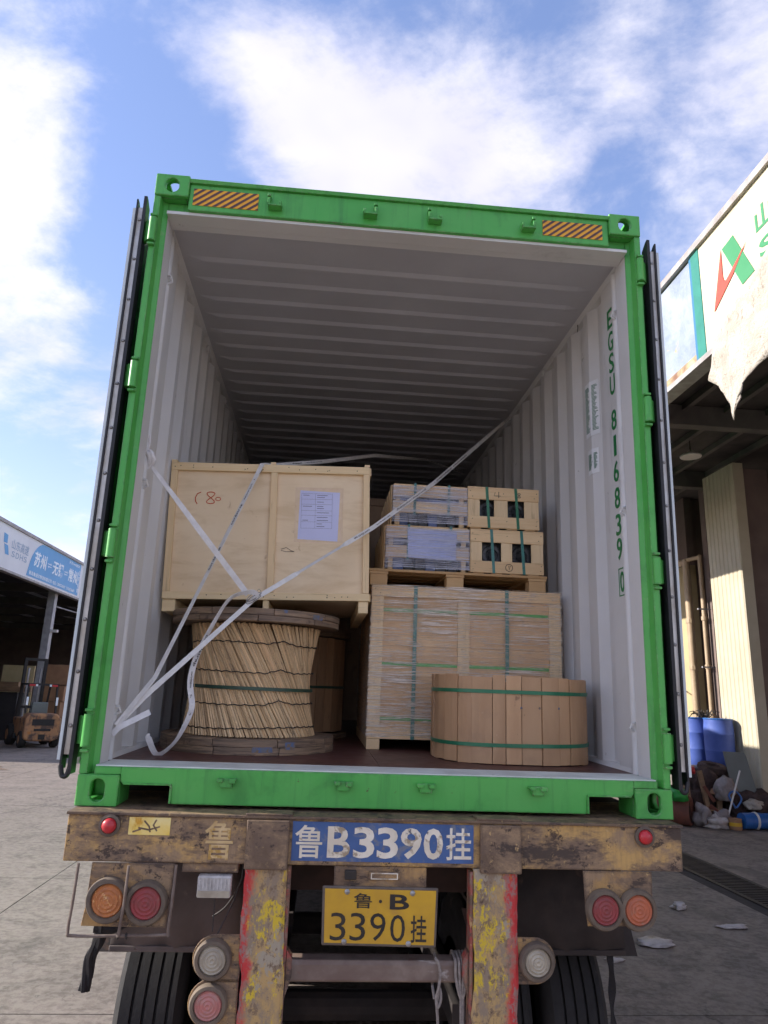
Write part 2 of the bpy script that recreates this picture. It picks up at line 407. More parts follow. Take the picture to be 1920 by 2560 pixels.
def ground_mat():
    g = G('yard_concrete')
    n1 = g.noise(0.35, 6, 0.6, 0.4)
    n2 = g.noise(2.2, 10, 0.7, 0.4, g.vec((1, 1, 1), off=(4, 9, 1)))
    n3 = g.noise(14, 8, 0.7, 0.0)
    n4 = g.noise(90, 4, 0.6, 0.0)
    lightc = g.mix(g.step(n1, 0.35, 0.65), C(124, 111, 101), C(110, 98, 88))
    lightc = g.mix(g.math('MULTIPLY', g.step(n2, 0.47, 0.60), 0.7), lightc, C(90, 80, 72))
    col = lightc
    col = g.mix(g.math('MULTIPLY', g.step(n3, 0.60, 0.72), 0.45), col, C(86, 78, 72))
    col = g.mix(g.math('MULTIPLY', g.step(n3, 0.58, 0.44), 0.22), col, C(178, 166, 154))
    vor = g.new('ShaderNodeTexVoronoi', feature='DISTANCE_TO_EDGE')
    vor.inputs['Scale'].default_value = 0.33
    wv = g.new('ShaderNodeVectorMath', operation='ADD')
    g.set(wv.inputs[0], g.co); g.set(wv.inputs[1], g.math('MULTIPLY', g.noise(1.6, 5, 0.6, 0.0, g.vec((1, 1, 1), off=(8, 3, 2))), 1.6))
    g.set(vor.inputs['Vector'], wv.outputs[0])
    crack = g.math('MULTIPLY', g.step(vor.outputs['Distance'], 0.006, 0.002), g.step(n1, 0.48, 0.54))
    col = g.mix(g.math('MULTIPLY', crack, 0.75), col, C(64, 56, 50))
    oil = g.noise(0.9, 5, 0.55, 0.3, g.vec((1, 0.45, 1), off=(2, 7, 5)))
    col = g.mix(g.math('MULTIPLY', g.step(oil, 0.58, 0.68), 0.55), col, C(74, 66, 60))
    col = g.mix(g.math('MULTIPLY', g.step(n4, 0.55, 0.75), 0.2), col, C(70, 62, 58))
    g.set(g.b.inputs['Base Color'], col)
    g.set(g.b.inputs['Roughness'], g.math('ADD', g.math('MULTIPLY', n2, 0.5), 0.45))
    g.bump(g.math('ADD', n3, g.math('MULTIPLY', n4, 0.5)), 0.35, 0.008)
    return g.m
GROUND = ground_mat()
JOINT = pm('joint_dirt', C(70, 62, 56), C(54, 48, 44), 6, rough=0.95)
IRON = pm('drain_iron', C(62, 58, 56), C(46, 42, 42), 10, rough=0.6, metal=0.4)
BLACKHOLE = pm('drain_dark', C(20, 18, 18), rough=0.9)

FASCIA_W = pm('white_fascia', C(228, 228, 230), C(214, 214, 218), 0.6, rough=0.5, layers=[(C(170, 166, 160), 3, 0.68, 0.8, (1, 1, 0.2), 0.5)])
FASCIA_C = pm('cream_banner', C(198, 190, 168), C(184, 172, 146), 0.9, rough=0.6, bump=0.2, bscale=3, bdist=0.03, layers=[(C(190, 170, 140), 3.0, 0.66, 0.8, (1, 1, 0.4), 0.6)])
FASCIA_S = pm('bare_panel', C(158, 165, 178), C(128, 138, 156), 1.6, rough=0.35, bump=0.8, bscale=1.4, bdist=0.12, layers=[(C(176, 158, 110), 3, 0.60, 0.70)])
RUSTY = pm('rusty_patch', C(176, 166, 130), C(120, 84, 62), 4, rough=0.7)
TEAL = pm('teal_stripe', C(26, 110, 98), C(36, 122, 108), 5, rough=0.6)
TEALB = pm('blue_stripe', C(44, 106, 142), rough=0.6)
LOGOG = pm('logo_green', C(44, 124, 76), C(54, 130, 84), 3, rough=0.6)
LOGOR = pm('logo_red', C(190, 62, 46), C(186, 74, 56), 3, rough=0.6)
EDGE = pm('roof_edge_metal', C(170, 164, 160), C(140, 132, 128), 4, rough=0.5)
DARKROOF = pm('dark_ceiling', C(84, 78, 74), C(66, 62, 60), 2, rough=0.9)
BEAMC = pm('ceiling_beam', C(108, 102, 96), C(90, 86, 82), 2, rough=0.8)
CLOTH = pm('torn_backing_cloth', C(184, 175, 164), C(164, 154, 142), 5, rough=0.95, bump=0.8, bscale=26, bdist=0.03, layers=[(C(116, 102, 90), 9, 0.60, 0.64, (1, 2.2, 0.9), 0.6), (C(140, 128, 116), 30, 0.52, 0.66, (1, 1, 1.6), 0.4)])
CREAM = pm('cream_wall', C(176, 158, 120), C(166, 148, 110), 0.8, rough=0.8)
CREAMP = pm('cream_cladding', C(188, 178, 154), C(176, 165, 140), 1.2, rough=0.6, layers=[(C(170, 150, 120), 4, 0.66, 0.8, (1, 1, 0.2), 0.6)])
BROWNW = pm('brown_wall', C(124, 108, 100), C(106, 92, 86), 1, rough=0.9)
DOCKC = pm('dock_concrete', C(120, 112, 106), C(96, 90, 86), 2, rough=0.9)
PIPE = pm('beige_pipe', C(170, 148, 120), C(156, 134, 106), 3, rough=0.5)
DRUMB = pm('blue_plastic', C(72, 94, 168), C(62, 84, 154), 4, rough=0.62, rand=0.1)
LAMPW = pm('lamp_white', C(206, 200, 194), rough=0.5)
SIGNBLUE = pm('sign_blue', C(96, 164, 214), C(88, 156, 208), 1.2, rough=0.5)
SIGNTXT = pm('sign_white', C(238, 244, 248), rough=0.5)
SIGNSOFT = pm('sign_slate', C(150, 170, 192), rough=0.5)
GALV = pm('galvanised_post', C(166, 164, 166), C(140, 138, 140), 3, rough=0.5, metal=0.2)
FORKY = pm('dirty_forklift_paint', C(176, 128, 86), C(148, 110, 84), 2, rough=0.7, layers=[(C(84, 66, 58), 3, 0.46, 0.6), (C(176, 112, 58), 5, 0.60, 0.68)])
FORKB = pm('forklift_black', C(34, 32, 34), C(46, 42, 42), 6, rough=0.7)
CARTON = pm('carton', C(168, 128, 96), C(148, 110, 82), 2, rough=0.85, rand=0.3)
BOARD = pm('pale_board', C(206, 186, 142), C(190, 170, 126), 2, rough=0.8, rand=0.1)
BAGW = pm('plastic_bag', C(196, 188, 186), C(164, 154, 150), 9, rough=0.5, bump=0.6, bscale=16, bdist=0.03)
BAGG = pm('grey_bag', C(150, 140, 138), C(122, 112, 110), 8, rough=0.6, bump=0.6, bscale=14, bdist=0.03)
RAGBROWN = pm('brown_rubbish', C(78, 60, 54), C(54, 42, 40), 9, rough=0.95, bump=0.7, bscale=16, bdist=0.04)
RUSTRED = pm('rusty_red_steel', C(128, 74, 58), C(104, 66, 56), 5, rough=0.75)
SLATE = pm('slate_board', C(112, 118, 116), C(104, 108, 106), 2, rough=0.7)
BLUEBAG = pm('blue_tarp', C(44, 96, 160), C(36, 84, 146), 4, rough=0.35, bump=0.5, bscale=6, bdist=0.05)
PLANK = wood('old_plank', C(140, 110, 80), C(112, 86, 62), (1, 1, 3), rand=0.3)

# ------------------------------------------------------------------ mesh helpers
ORG = {}
TRUCK = []
FRAME = 'truck'

def _link(o, parent):
    COL.objects.link(o)
    if parent is not None:
        o.parent = parent
    elif FRAME == 'truck':
        TRUCK.append(o)

def thing(name, label, cat, loc=(0, 0, 0), group=None, rotz=0.0):
    o = bpy.data.objects.new(name, None)
    o.empty_display_size = 0.1
    o.location = loc
    o.rotation_euler = (0, 0, rotz)
    _link(o, None)
    o['label'] = label; o['category'] = cat
    if group: o['group'] = group
    ORG[o.name] = Vector(loc)
    return o

def tag(o, label, cat, group=None, kind=None):
    if label: o['label'] = label
    if cat: o['category'] = cat
    if group: o['group'] = group
    if kind: o['kind'] = kind
    return o

class MB:
    def __init__(s): s.v = []; s.f = []
    def add(s, v, f):
        n = len(s.v); s.v += [Vector(p) for p in v]; s.f += [tuple(i + n for i in q) for q in f]; return s
    def box(s, x0, x1, y0, y1, z0, z1):
        return s.add([(x0, y0, z0), (x1, y0, z0), (x1, y1, z0), (x0, y1, z0), (x0, y0, z1), (x1, y0, z1), (x1, y1, z1), (x0, y1, z1)],
                     [(0, 3, 2, 1), (4, 5, 6, 7), (0, 1, 5, 4), (1, 2, 6, 5), (2, 3, 7, 6), (3, 0, 4, 7)])
    def obox(s, c, size, m):
        c = Vector(c); h = Vector(size) / 2
        b = MB().box(-h.x, h.x, -h.y, h.y, -h.z, h.z)
        return s.add([c + m @ p for p in b.v], b.f)
    def bar(s, p, q, w, t, up=(0, 0, 1)):
        p = Vector(p); q = Vector(q); d = q - p; L = d.length; d.normalize()
        up = Vector(up); sx = d.cross(up)
        if sx.length < 1e-4: sx = d.cross(Vector((1, 0, 0)))
        sx.normalize(); sy = sx.cross(d)
        m = Matrix((sx, d, sy)).transposed()
        return s.obox((p + q) / 2, (w, L, t), m)
    def cyl(s, p, q, r0, r1=None, n=16, caps=True):
        p = Vector(p); q = Vector(q); r1 = r0 if r1 is None else r1
        d = (q - p).normalized(); a = d.orthogonal().normalized(); b = d.cross(a)
        v = []; f = []
        for c, r in ((p, r0), (q, r1)):
            v += [c + a * (r * math.cos(2 * math.pi * i / n)) + b * (r * math.sin(2 * math.pi * i / n)) for i in range(n)]
        f += [(i, (i + 1) % n, n + (i + 1) % n, n + i) for i in range(n)]
        if caps: f += [tuple(range(n - 1, -1, -1)), tuple(range(n, 2 * n))]
        return s.add(v, f)
    def tube(s, path, r, n=8):
        path = [Vector(p) for p in path]; v = []; f = []
        a = None
        for i, p in enumerate(path):
            d = (path[min(i + 1, len(path) - 1)] - path[max(i - 1, 0)]).normalized()
            if a is None: a = d.orthogonal().normalized()
            a = (a - d * a.dot(d)).normalized(); b = d.cross(a)
            v += [p + a * (r * math.cos(2 * math.pi * k / n)) + b * (r * math.sin(2 * math.pi * k / n)) for k in range(n)]
        m = len(path)
        for i in range(m - 1):
            f += [(i * n + k, i * n + (k + 1) % n, (i + 1) * n + (k + 1) % n, (i + 1) * n + k) for k in range(n)]
        f += [tuple(range(n - 1, -1, -1)), tuple(range((m - 1) * n, m * n))]
        return s.add(v, f)
    def lathe(s, prof, c, axis, n=24, a0=None):
        c = Vector(c); d = Vector(axis).normalized()
        a = (Vector(a0) if a0 else d.orthogonal()).normalized(); b = d.cross(a)
        v = []; f = []
        for (r, h) in prof:
            v += [c + d * h + a * (r * math.cos(2 * math.pi * i / n)) + b * (r * math.sin(2 * math.pi * i / n)) for i in range(n)]
        for j in range(len(prof) - 1):
            f += [(j * n + i, j * n + (i + 1) % n, (j + 1) * n + (i + 1) % n, (j + 1) * n + i) for i in range(n)]
        if prof[0][0] > 1e-6: f.append(tuple(range(n - 1, -1, -1)))
        if prof[-1][0] > 1e-6: f.append(tuple(range((len(prof) - 1) * n, len(prof) * n)))
        return s.add(v, f)
    def prism(s, poly, fn, d0, d1):
        n = len(poly)
        v = [fn(p[0], p[1], d0) for p in poly] + [fn(p[0], p[1], d1) for p in poly]
        f = [tuple(range(n - 1, -1, -1)), tuple(range(n, 2 * n))] + [(i, (i + 1) % n, n + (i + 1) % n, n + i) for i in range(n)]
        return s.add(v, f)
    def ribbon(s, pts, ws, t=0.0016):
        n = len(pts); v = []; f = []
        for i, (p, w) in enumerate(zip(pts, ws)):
            p = Vector(p); w = Vector(w)
            d = (Vector(pts[min(i + 1, n - 1)]) - Vector(pts[max(i - 1, 0)])).normalized()
            nn = d.cross(w).normalized() * (t / 2)
            v += [p - w + nn, p + w + nn, p + w - nn, p - w - nn]
        for i in range(n - 1):
            a = i * 4; b = a + 4
            f += [(a, a + 1, b + 1, b), (a + 1, a + 2, b + 2, b + 1), (a + 2, a + 3, b + 3, b + 2), (a + 3, a, b, b + 3)]
        f += [(3, 2, 1, 0), (n * 4 - 4, n * 4 - 3, n * 4 - 2, n * 4 - 1)]
        return s.add(v, f)
    def build(s, name, mat, parent=None, bevel=0.0, smooth=False, org=None, fixn=True):
        me = bpy.data.meshes.new(name)
        if org is None:
            if parent is not None:
                org = ORG[parent.name]
            else:
                xs = [p.x for p in s.v]; ys = [p.y for p in s.v]; zs = [p.z for p in s.v]
                org = Vector(((min(xs) + max(xs)) / 2, (min(ys) + max(ys)) / 2, min(zs)))
        org = Vector(org)
        me.from_pydata([p - org for p in s.v], [], s.f)
        if fixn:
            bm = bmesh.new(); bm.from_mesh(me)
            bmesh.ops.recalc_face_normals(bm, faces=bm.faces)
            bm.to_mesh(me); bm.free()
        me.materials.append(mat)
        if smooth:
            me.shade_smooth()
            try: me.set_sharp_from_angle(angle=R(40))
            except Exception: pass
        o = bpy.data.objects.new(name, me)
        if parent is None: o.location = org
        _link(o, parent)
        ORG[o.name] = org
        if bevel > 0:
            md = o.modifiers.new('bevel', 'BEVEL')
            md.width = bevel; md.segments = 2; md.limit_method = 'ANGLE'
        return o

def box(name, mat, parent, x0, x1, y0, y1, z0, z1, bevel=0.0):
    return MB().box(x0, x1, y0, y1, z0, z1).build(name, mat, parent, bevel=bevel)

def text(name, body, mat, parent, p, xd, yd, w, h, bold=0.0, th=0.0012, shear=0.0, org=None):
    """Lettering fitted to the box at p with sides w along xd and h along yd."""
    cu_ = bpy.data.curves.new('t', 'FONT')
    cu_.body = body; cu_.size = 1.0; cu_.offset = bold; cu_.extrude = 0.01; cu_.shear = shear
    cu_.resolution_u = 3
    ob = bpy.data.objects.new('t', cu_); COL.objects.link(ob)
    dg = bpy.context.evaluated_depsgraph_get()
    me = bpy.data.meshes.new_from_object(ob.evaluated_get(dg))
    bpy.data.objects.remove(ob); bpy.data.curves.remove(cu_)
    xs = [v.co.x for v in me.vertices]; ys = [v.co.y for v in me.vertices]
    x0, x1, y0, y1 = min(xs), max(xs), min(ys), max(ys)
    xd = Vector(xd).normalized(); yd = Vector(yd).normalized(); nd = xd.cross(yd)
    org_ = Vector(org) if org is not None else ORG[parent.name]
    p = Vector(p) - org_
    sx = w / max(x1 - x0, 1e-6); sy = h / max(y1 - y0, 1e-6)
    for v in me.vertices:
        zz = 0.0 if v.co.z < 0 else th
        v.co = p + xd * ((v.co.x - x0) * sx) + yd * ((v.co.y - y0) * sy) + nd * zz
    me.name = name
    me.materials.clear(); me.materials.append(mat)
    o = bpy.data.objects.new(name, me)
    _link(o, parent); ORG[o.name] = org_
    return o

def stroke(name, mat, parent, pts, fn, w=0.006, th=0.001):
    mb = MB()
    P = [Vector(fn(*p)) for p in pts]
    n = Vector(fn(0, 0)) ; nx = (Vector(fn(1, 0)) - n); ny = (Vector(fn(0, 1)) - n); nn = nx.cross(ny).normalized()
    ws = []
    for i in range(len(P)):
        d = (P[min(i + 1, len(P) - 1)] - P[max(i - 1, 0)]).normalized()
        ws.append(nn.cross(d).normalized() * (w / 2))
    mb.ribbon(P, ws, th)
    return mb.build(name, mat, parent)

def smooth_path(pts, n=8):
    P = [Vector(p) for p in pts]; out = []
    for i in range(len(P) - 1):
        a = P[max(i - 1, 0)]; b = P[i]; c = P[i + 1]; d = P[min(i + 2, len(P) - 1)]
        for k in range(n):
            t = k / n
            out.append(0.5 * ((2 * b) + (c - a) * t + (2 * a - 5 * b + 4 * c - d) * t * t + (3 * b - a - 3 * c + d) * t ** 3))
    out.append(P[-1])
    return out

def copy_tree(o, parent=None):
    c = o.copy(); COL.objects.link(c)
    ORG[c.name] = ORG[o.name]
    if parent is not None: c.parent = parent
    elif FRAME == 'truck': TRUCK.append(c)
    for ch in list(o.children): copy_tree(ch, c)
    return c

# ================================================================== THE SETTING (world frame)
FRAME = 'world'
gnd = MB().add([(-900, -900, -0.004), (900, -900, -0.004), (900, 2500, -0.004), (-900, 2500, -0.004)], [(0, 1, 2, 3)]).build('ground', GROUND, None, org=(0, 0, 0))
tag(gnd, None, None, kind='structure')
# cast slabs with open joints, cut round nothing: the drain lies on top of its own bed
jb = MB().box(-11.2, 4.55, -7.5, 44.0, -0.0035, -0.0015).build('joint_bed', JOINT, gnd)
xs = [-11.2, -7.1, -3.05, 1.0, 4.35]
ys = [-7.5, -2.6, 2.2, 5.55, 10.4, 15.2, 20.0, 25.0, 30.0, 37.0, 44.0]
for i in range(len(xs) - 1):
    for j in range(len(ys) - 1):
        g = 0.006
        box('slab', GROUND, gnd, xs[i] + g, xs[i + 1] - g, ys[j] + g, ys[j + 1] - g, -0.003, 0.0 + 0.0006 * ((i * 3 + j) % 3))

# trench drain with its grating
dr = thing('trench_drain', 'long iron drain grating set in the dark yard right of the truck', 'drain', (4.75, 8.0, 0))
box('channel', BLACKHOLE, dr, 4.56, 4.98, 3.0, 14.0, 0.001, 0.003)
box('rim', IRON, dr, 4.50, 4.56, 3.0, 14.0, 0.001, 0.012)
box('rim', IRON, dr, 4.98, 5.04, 3.0, 14.0, 0.001, 0.012)
bm_ = None
for k in range(150):
    y = 3.05 + k * 0.073
    if y > 13.9: break
    if bm_ is None:
        bm_ = MB().box(4.56, 4.98, y, y + 0.03, 0.004, 0.012).build('bar', IRON, dr); y0_ = y
    else:
        c = bm_.copy(); COL.objects.link(c); c.parent = dr; c.location = (0, y - y0_, 0)

def flat_sheet(name, mat, pts, z, label, cat, wob=0.02, group=None, seed=1):
    """A crumpled sheet lying on the ground."""
    rr = random.Random(seed)
    cx = sum(p[0] for p in pts) / len(pts); cy = sum(p[1] for p in pts) / len(pts)
    mb = MB(); n = len(pts)
    v = [(cx, cy, z + wob)]
    ring = [(cx + (p[0] - cx) * 0.5, cy + (p[1] - cy) * 0.5, z + rr.uniform(0.2, 1) * wob) for p in pts]
    out = [(p[0], p[1], z + rr.uniform(0, 0.5) * wob) for p in pts]
    v += ring + out
    f = []
    for i in range(n):
        j = (i + 1) % n
        f += [(0, 1 + i, 1 + j), (1 + i, 1 + n + i, 1 + n + j), (1 + i, 1 + n + j, 1 + j)]
    o = mb.add(v, f).build(name, mat, None, fixn=False)
    o.modifiers.new('thick', 'SOLIDIFY').thickness = 0.002
    return tag(o, label, cat, group)
for k, (x, y) in enumerate(((-8.6, 16.2), (-8.2, 15.6), (-9.0, 16.6))):
    flat_sheet('stick_litter', PLANK, [(x, y), (x + 0.5, y + 0.05), (x + 0.52, y + 0.12), (x + 0.02, y + 0.08)], 0.004, 'thin wood offcut on the ground before the forklift', 'litter', 0.04, 'wood offcuts by the forklift', 9 + k)

# ---------------------------------------------------------------- left warehouse
LW = thing('warehouse', 'open dark warehouse with white fascia on the left', 'building', (-11, 20, 0))
FX = -11.0
box('fascia', FASCIA_W, LW, FX - 0.12, FX, 19.4, 60, 5.72, 7.16)
box('roof_edge', EDGE, LW, FX - 0.30, FX + 0.06, 19.4, 60, 7.162, 7.27)
box('fascia_edge', EDGE, LW, FX - 0.2, FX + 0.03, 19.4, 60, 5.64, 5.718)
box('roof', DARKROOF, LW, -45, FX - 0.31, 19.4, 60, 7.0, 7.2)
box('back_wall', BROWNW, LW, -45.2, -45, 19.4, 60, 0, 7.2)
box('end_wall', BROWNW, LW, -45, FX - 0.4, 60, 60.2, 0, 7.2)
box('end_wall', BROWNW, LW, -45, FX - 0.4, 19.2, 19.4, 0, 7.2)
for y in range(21, 60, 6):
    box('rafter', BEAMC, LW, -45, FX - 0.35, y - 0.1, y + 0.1, 6.45, 6.85)
for x in (-12.5, -14.5, -16.5, -19, -22, -26):
    box('purlin', GALV, LW, x - 0.05, x + 0.05, 19.4, 60, 6.86, 6.98)
for y in (19.8, 26.8, 34.7, 42.6, 50):
    box('column', GALV, LW, FX - 0.55, FX - 0.27, y - 0.15, y + 0.15, 0, 6.44)
    box('column', GALV, LW, -24.2, -23.9, y - 0.15, y + 0.15, 0, 6.44)
for y in (26.8,):
    MB().tube([(FX - 0.3, y + 0.2, 5.15), (FX - 0.3, y + 7.6, 5.25)], 0.03).build('conduit', GALV, LW)
    box('bracket_light', LAMPW, LW, FX - 0.26, FX - 0.02, y - 0.1, y + 0.1, 4.1, 4.2)

LS = thing('sign_banner', 'white and blue lettered banner along the left warehouse fascia', 'sign', (FX, 24, 5.72))
sx = FX + 0.004
Xd, Yd = (0, 1, 0), (0, 0, 1)
def syz(y, z): return (sx, y, z)
# logo: two blue slashes
for a, b, z0, z1 in ((20.70, 20.98, 6.56, 6.86), (20.82, 21.22, 6.20, 6.52)):
    MB().prism([(a + 0.0, z1), (a + 0.30, z1 - 0.02), (b + 0.06, z0), (b - 0.22, z0)], lambda y, z, d: (sx + d, y, z), 0, 0.004).build('logo', SIGNBLUE, LS)
text('lettering', '山东高速', SIGNSOFT, LS, syz(21.40, 6.46), Xd, Yd, 1.42, 0.34, 0.012)
for k, ch in enumerate('SDHS'): text('lettering', ch, SIGNSOFT, LS, syz(21.48 + k * 0.34, 6.20), Xd, Yd, 0.26, 0.2, 0.012)
arc = [(22.9, 5.80)] + [(22.93 + 1.25 * (1 - math.cos(t * math.pi / 2 / 8)) + 0.02, 5.80 + 1.34 * math.sin(t * math.pi / 2 / 8)) for t in range(1, 9)] + [(28.36, 7.14), (28.36, 5.80)]
bp = MB().prism(arc, lambda y, z, d: (sx + d, y, z), 0, 0.004).build('blue_field', SIGNBLUE, LS)
sx += 0.0055
text('lettering', '苏州', SIGNTXT, LS, syz(23.40, 6.22), Xd, Yd, 1.15, 0.56, 0.025)
text('lettering', '⇌', SIGNTXT, LS, syz(24.68, 6.38), Xd, Yd, 0.42, 0.22, 0.02)
text('lettering', '无锡', SIGNTXT, LS, syz(25.22, 6.22), Xd, Yd, 1.15, 0.56, 0.025)
text('lettering', '⇌', SIGNTXT, LS, syz(26.48, 6.38), Xd, Yd, 0.42, 0.22, 0.02)
text('lettering', '常州', SIGNTXT, LS, syz(27.0, 6.22), Xd, Yd, 1.12, 0.56, 0.025)
text('lettering', '青岛鲁通达物流有限公司', SIGNTXT, LS, syz(23.1, 5.86), Xd, Yd, 2.2, 0.15, 0.015)
text('lettering', '电话', SIGNTXT, LS, syz(25.42, 5.86), Xd, Yd, 0.34, 0.15, 0.015)
for k, nb_ in enumerate(('13589236607', '15764236609')): text('lettering', nb_, SIGNTXT, LS, syz(25.86 + k * 1.08, 5.875), Xd, Yd, 0.98, 0.12, 0.015)
text('lettering', '天天14:00发车', SIGNTXT, LS, syz(26.9, 6.95), Xd, Yd, 1.3, 0.13, 0.015)
for k, ch in enumerate('江苏全境'):
    text('lettering', ch, SIGNTXT, LS, syz(28.18, 6.66 - k * 0.25), Xd, Yd, 0.16, 0.2, 0.02)
sx -= 0.0055
for a, b, z0, z1 in ((28.95, 29.2, 6.56, 6.86), (29.05, 29.4, 6.20, 6.52)):
    MB().prism([(a, z1), (a + 0.30, z1 - 0.02), (b + 0.06, z0), (b - 0.22, z0)], lambda y, z, d: (sx + d, y, z), 0, 0.004).build('logo', SIGNBLUE, LS)

# goods in and before the left warehouse
def carton(x, y, z, w, d, h, label, cat='carton', mat=CARTON, group=None, rz=0.0):
    o = thing('carton' if cat == 'carton' else cat.replace(' ', '_'), label, cat, (x, y, z), group, rz)
    ORG[o.name] = Vector((0, 0, 0))
    box('body', mat, o, -w / 2, w / 2, -d / 2, d / 2, 0, h, 0.01)
    box('tape', TAPE, o, -w / 2 - 0.003, w / 2 + 0.003, -0.05, 0.05, h * 0.02, h + 0.003)
    return o
carton(-11.9, 30.0, 2.05, 1.35, 1.2, 0.85, 'broad carton on top of the carton stack behind the forklift')
for k in range(3):
    carton(-11.95 + 0.05 * k, 30.0, k * 0.68, 0.95 + 0.05 * k, 1.1, 0.66, ('lowest', 'middle', 'third')[k] + ' brown carton of the stack behind the forklift')
carton(-10.95, 31.2, 0.0, 0.8, 0.9, 0.75, 'brown carton on the floor right of the stack behind the forklift')
carton(-10.95, 31.2, 0.76, 0.75, 0.8, 0.62, 'brown carton resting on the single carton right of the stack')

def blob(name, mat, c, r, label, cat, seed, group=None, rough=0.35, sub=3, parent=None):
    bm = bmesh.new()
    bmesh.ops.create_icosphere(bm, subdivisions=sub, radius=1.0)
    off = Vector((seed * 3.7, seed * 1.9, seed * 0.7))
    for v in bm.verts:
        n = v.co.normalized()
        k = 1 + rough * mnoise.noise(n * 1.6 + off) + rough * 0.6 * mnoise.noise(n * 4.1 + off) + rough * 0.35 * abs(mnoise.noise(n * 9 + off))
        v.co = Vector((n.x * r[0] * k, n.y * r[1] * k, max(n.z * r[2] * k, -r[2] * 0.8)))
    me = bpy.data.meshes.new(name)
    bm.to_mesh(me); bm.free()
    zmin = min(v.co.z for v in me.vertices)
    for v in me.vertices: v.co.z -= zmin
    me.shade_smooth()
    me.materials.append(mat)
    o = bpy.data.objects.new(name, me)
    o.location = c
    _link(o, parent); ORG[o.name] = Vector(c)
    if label: tag(o, label, cat, group)
    return o
for (c_, r_, lab, sd) in (((2.76, 3.62, 0.003), (0.15, 0.10, 0.02), 'largest crumpled paper lying on the dark concrete', 21), ((3.74, 4.10, 0.003), (0.14, 0.05, 0.016), 'flattened pale litter strip at right edge of the yard', 22),
                          ((3.52, 4.70, 0.003), (0.065, 0.06, 0.035), 'small crumpled white scrap near the drain grating', 23), ((2.22, 3.2, 0.003), (0.07, 0.03, 0.012), 'tiny pale scrap just right of the trailer tyre', 24)):
    blob('paper_scrap', BAGW, c_, r_, lab, 'litter', sd, 'litter on the yard', rough=0.7)
blob('white_sack', BAGW, (-10.6, 30.2, 0.0), (0.32, 0.4, 0.4), 'white sack on the floor beside the cartons', 'sack', 3)
blob('white_sack', BAGW, (-10.35, 31.15, 1.39), (0.2, 0.3, 0.25), 'small white sack on the cartons right of the forklift', 'sack', 5)
for k, (x, w, h) in enumerate(((-13.15, 1.3, 2.8), (-15.6, 1.5, 3.0), (-12.1, 0.5, 2.6))):
    b = thing('board_stack', ('tall pale board leaning behind the forklift mast', 'tall pale board at the far left of the warehouse', 'narrow pale board between mast and column')[k], 'board', (x, 29.0 + k * 0.3, 0))
    ORG[b.name] = Vector((0, 0, 0))
    box('panel', BOARD, b, -w / 2, w / 2, -0.05, 0.05, 0.05, h)
    box('foot', PLANK, b, -w / 2, w / 2, -0.2, 0.2, 0, 0.05)

FL = thing('forklift', 'grimy orange forklift with its counterweight towards the camera', 'forklift', (-9.9, 23.0, 0), rotz=R(33))
ORG[FL.name] = Vector((0, 0, 0))
cw = MB().prism([(-0.55, 0.32), (-0.55, 0.95), (-0.42, 1.10), (0.42, 1.10), (0.55, 0.95), (0.55, 0.32), (0.40, 0.22), (-0.40, 0.22)], lambda x, z, d: (x, d, z), -0.95, -0.25).build('counterweight', FORKY, FL, bevel=0.06)
box('vent', FORKB, FL, -0.34, 0.34, -0.962, -0.94, 0.72, 0.92)
box('vent', FORKB, FL, -0.26, 0.26, -0.962, -0.94, 0.54, 0.62)
box('hitch', FORKB, FL, -0.1, 0.1, -0.99, -0.94, 0.28, 0.44)
box('body', FORKY, FL, -0.52, 0.52, -0.24, 1.1, 0.32, 0.92, 0.04)
box('step', FORKB, FL, -0.60, -0.53, 0.3, 0.9, 0.25, 0.42)
for (x, y, r, w) in ((-0.50, -0.55, 0.27, 0.2), (0.50, -0.55, 0.27, 0.2), (-0.55, 0.95, 0.35, 0.26), (0.55, 0.95, 0.35, 0.26)):
    wh = MB().lathe([(0.0, -w / 2), (r * 0.55, -w / 2), (r * 0.9, -w / 2 - 0.005), (r, -w / 3), (r, w / 3), (r * 0.9, w / 2 + 0.005), (r * 0.55, w / 2), (0, w / 2)], (x, y, r), (1, 0, 0), 20).build('wheel', TYRE, FL, smooth=True)
    MB().cyl((x - w / 2 - 0.012, y, r), (x + w / 2 + 0.012, y, r), r * 0.5, n=12).build('rim', FORKY, wh)
box('seat', FORKB, FL, -0.26, 0.26, -0.1, 0.4, 0.92, 1.08, 0.03)
box('seat_back', SLATE, FL, -0.26, 0.26, -0.2, -0.08, 1.0, 1.45, 0.04)
for sxx in (-1, 1):
    MB().bar((sxx * 0.48, -0.35, 1.08), (sxx * 0.46, -0.20, 2.02), 0.06, 0.06).build('guard_post', FORKB, FL)
    MB().bar((sxx * 0.48, 1.15, 0.92), (sxx * 0.46, 0.75, 2.02), 0.06, 0.06).build('guard_post', FORKB, FL)
    box('reflector', SIGNTXT, FL, sxx * 0.47 - 0.035, sxx * 0.47 + 0.035, -0.395, -0.385, 1.35, 1.62)
    box('tail_light', RED_L, FL, sxx * 0.36 - 0.09, sxx * 0.36 + 0.09, -0.30, -0.25, 1.97, 2.04)
    box('marker_lamp', SIGNTXT, FL, sxx * 0.22 - 0.03, sxx * 0.22 + 0.03, -0.30, -0.25, 1.97, 2.04)
gr = MB().box(-0.5, 0.5, -0.25, -0.18, 2.0, 2.07).box(-0.5, 0.5, 0.7, 0.78, 2.0, 2.07)
for k in range(7): gr.box(-0.5 + k * 0.155, -0.44 + k * 0.155, -0.18, 0.7, 2.01, 2.06)
gr.build('overhead_guard', FORKB, FL)
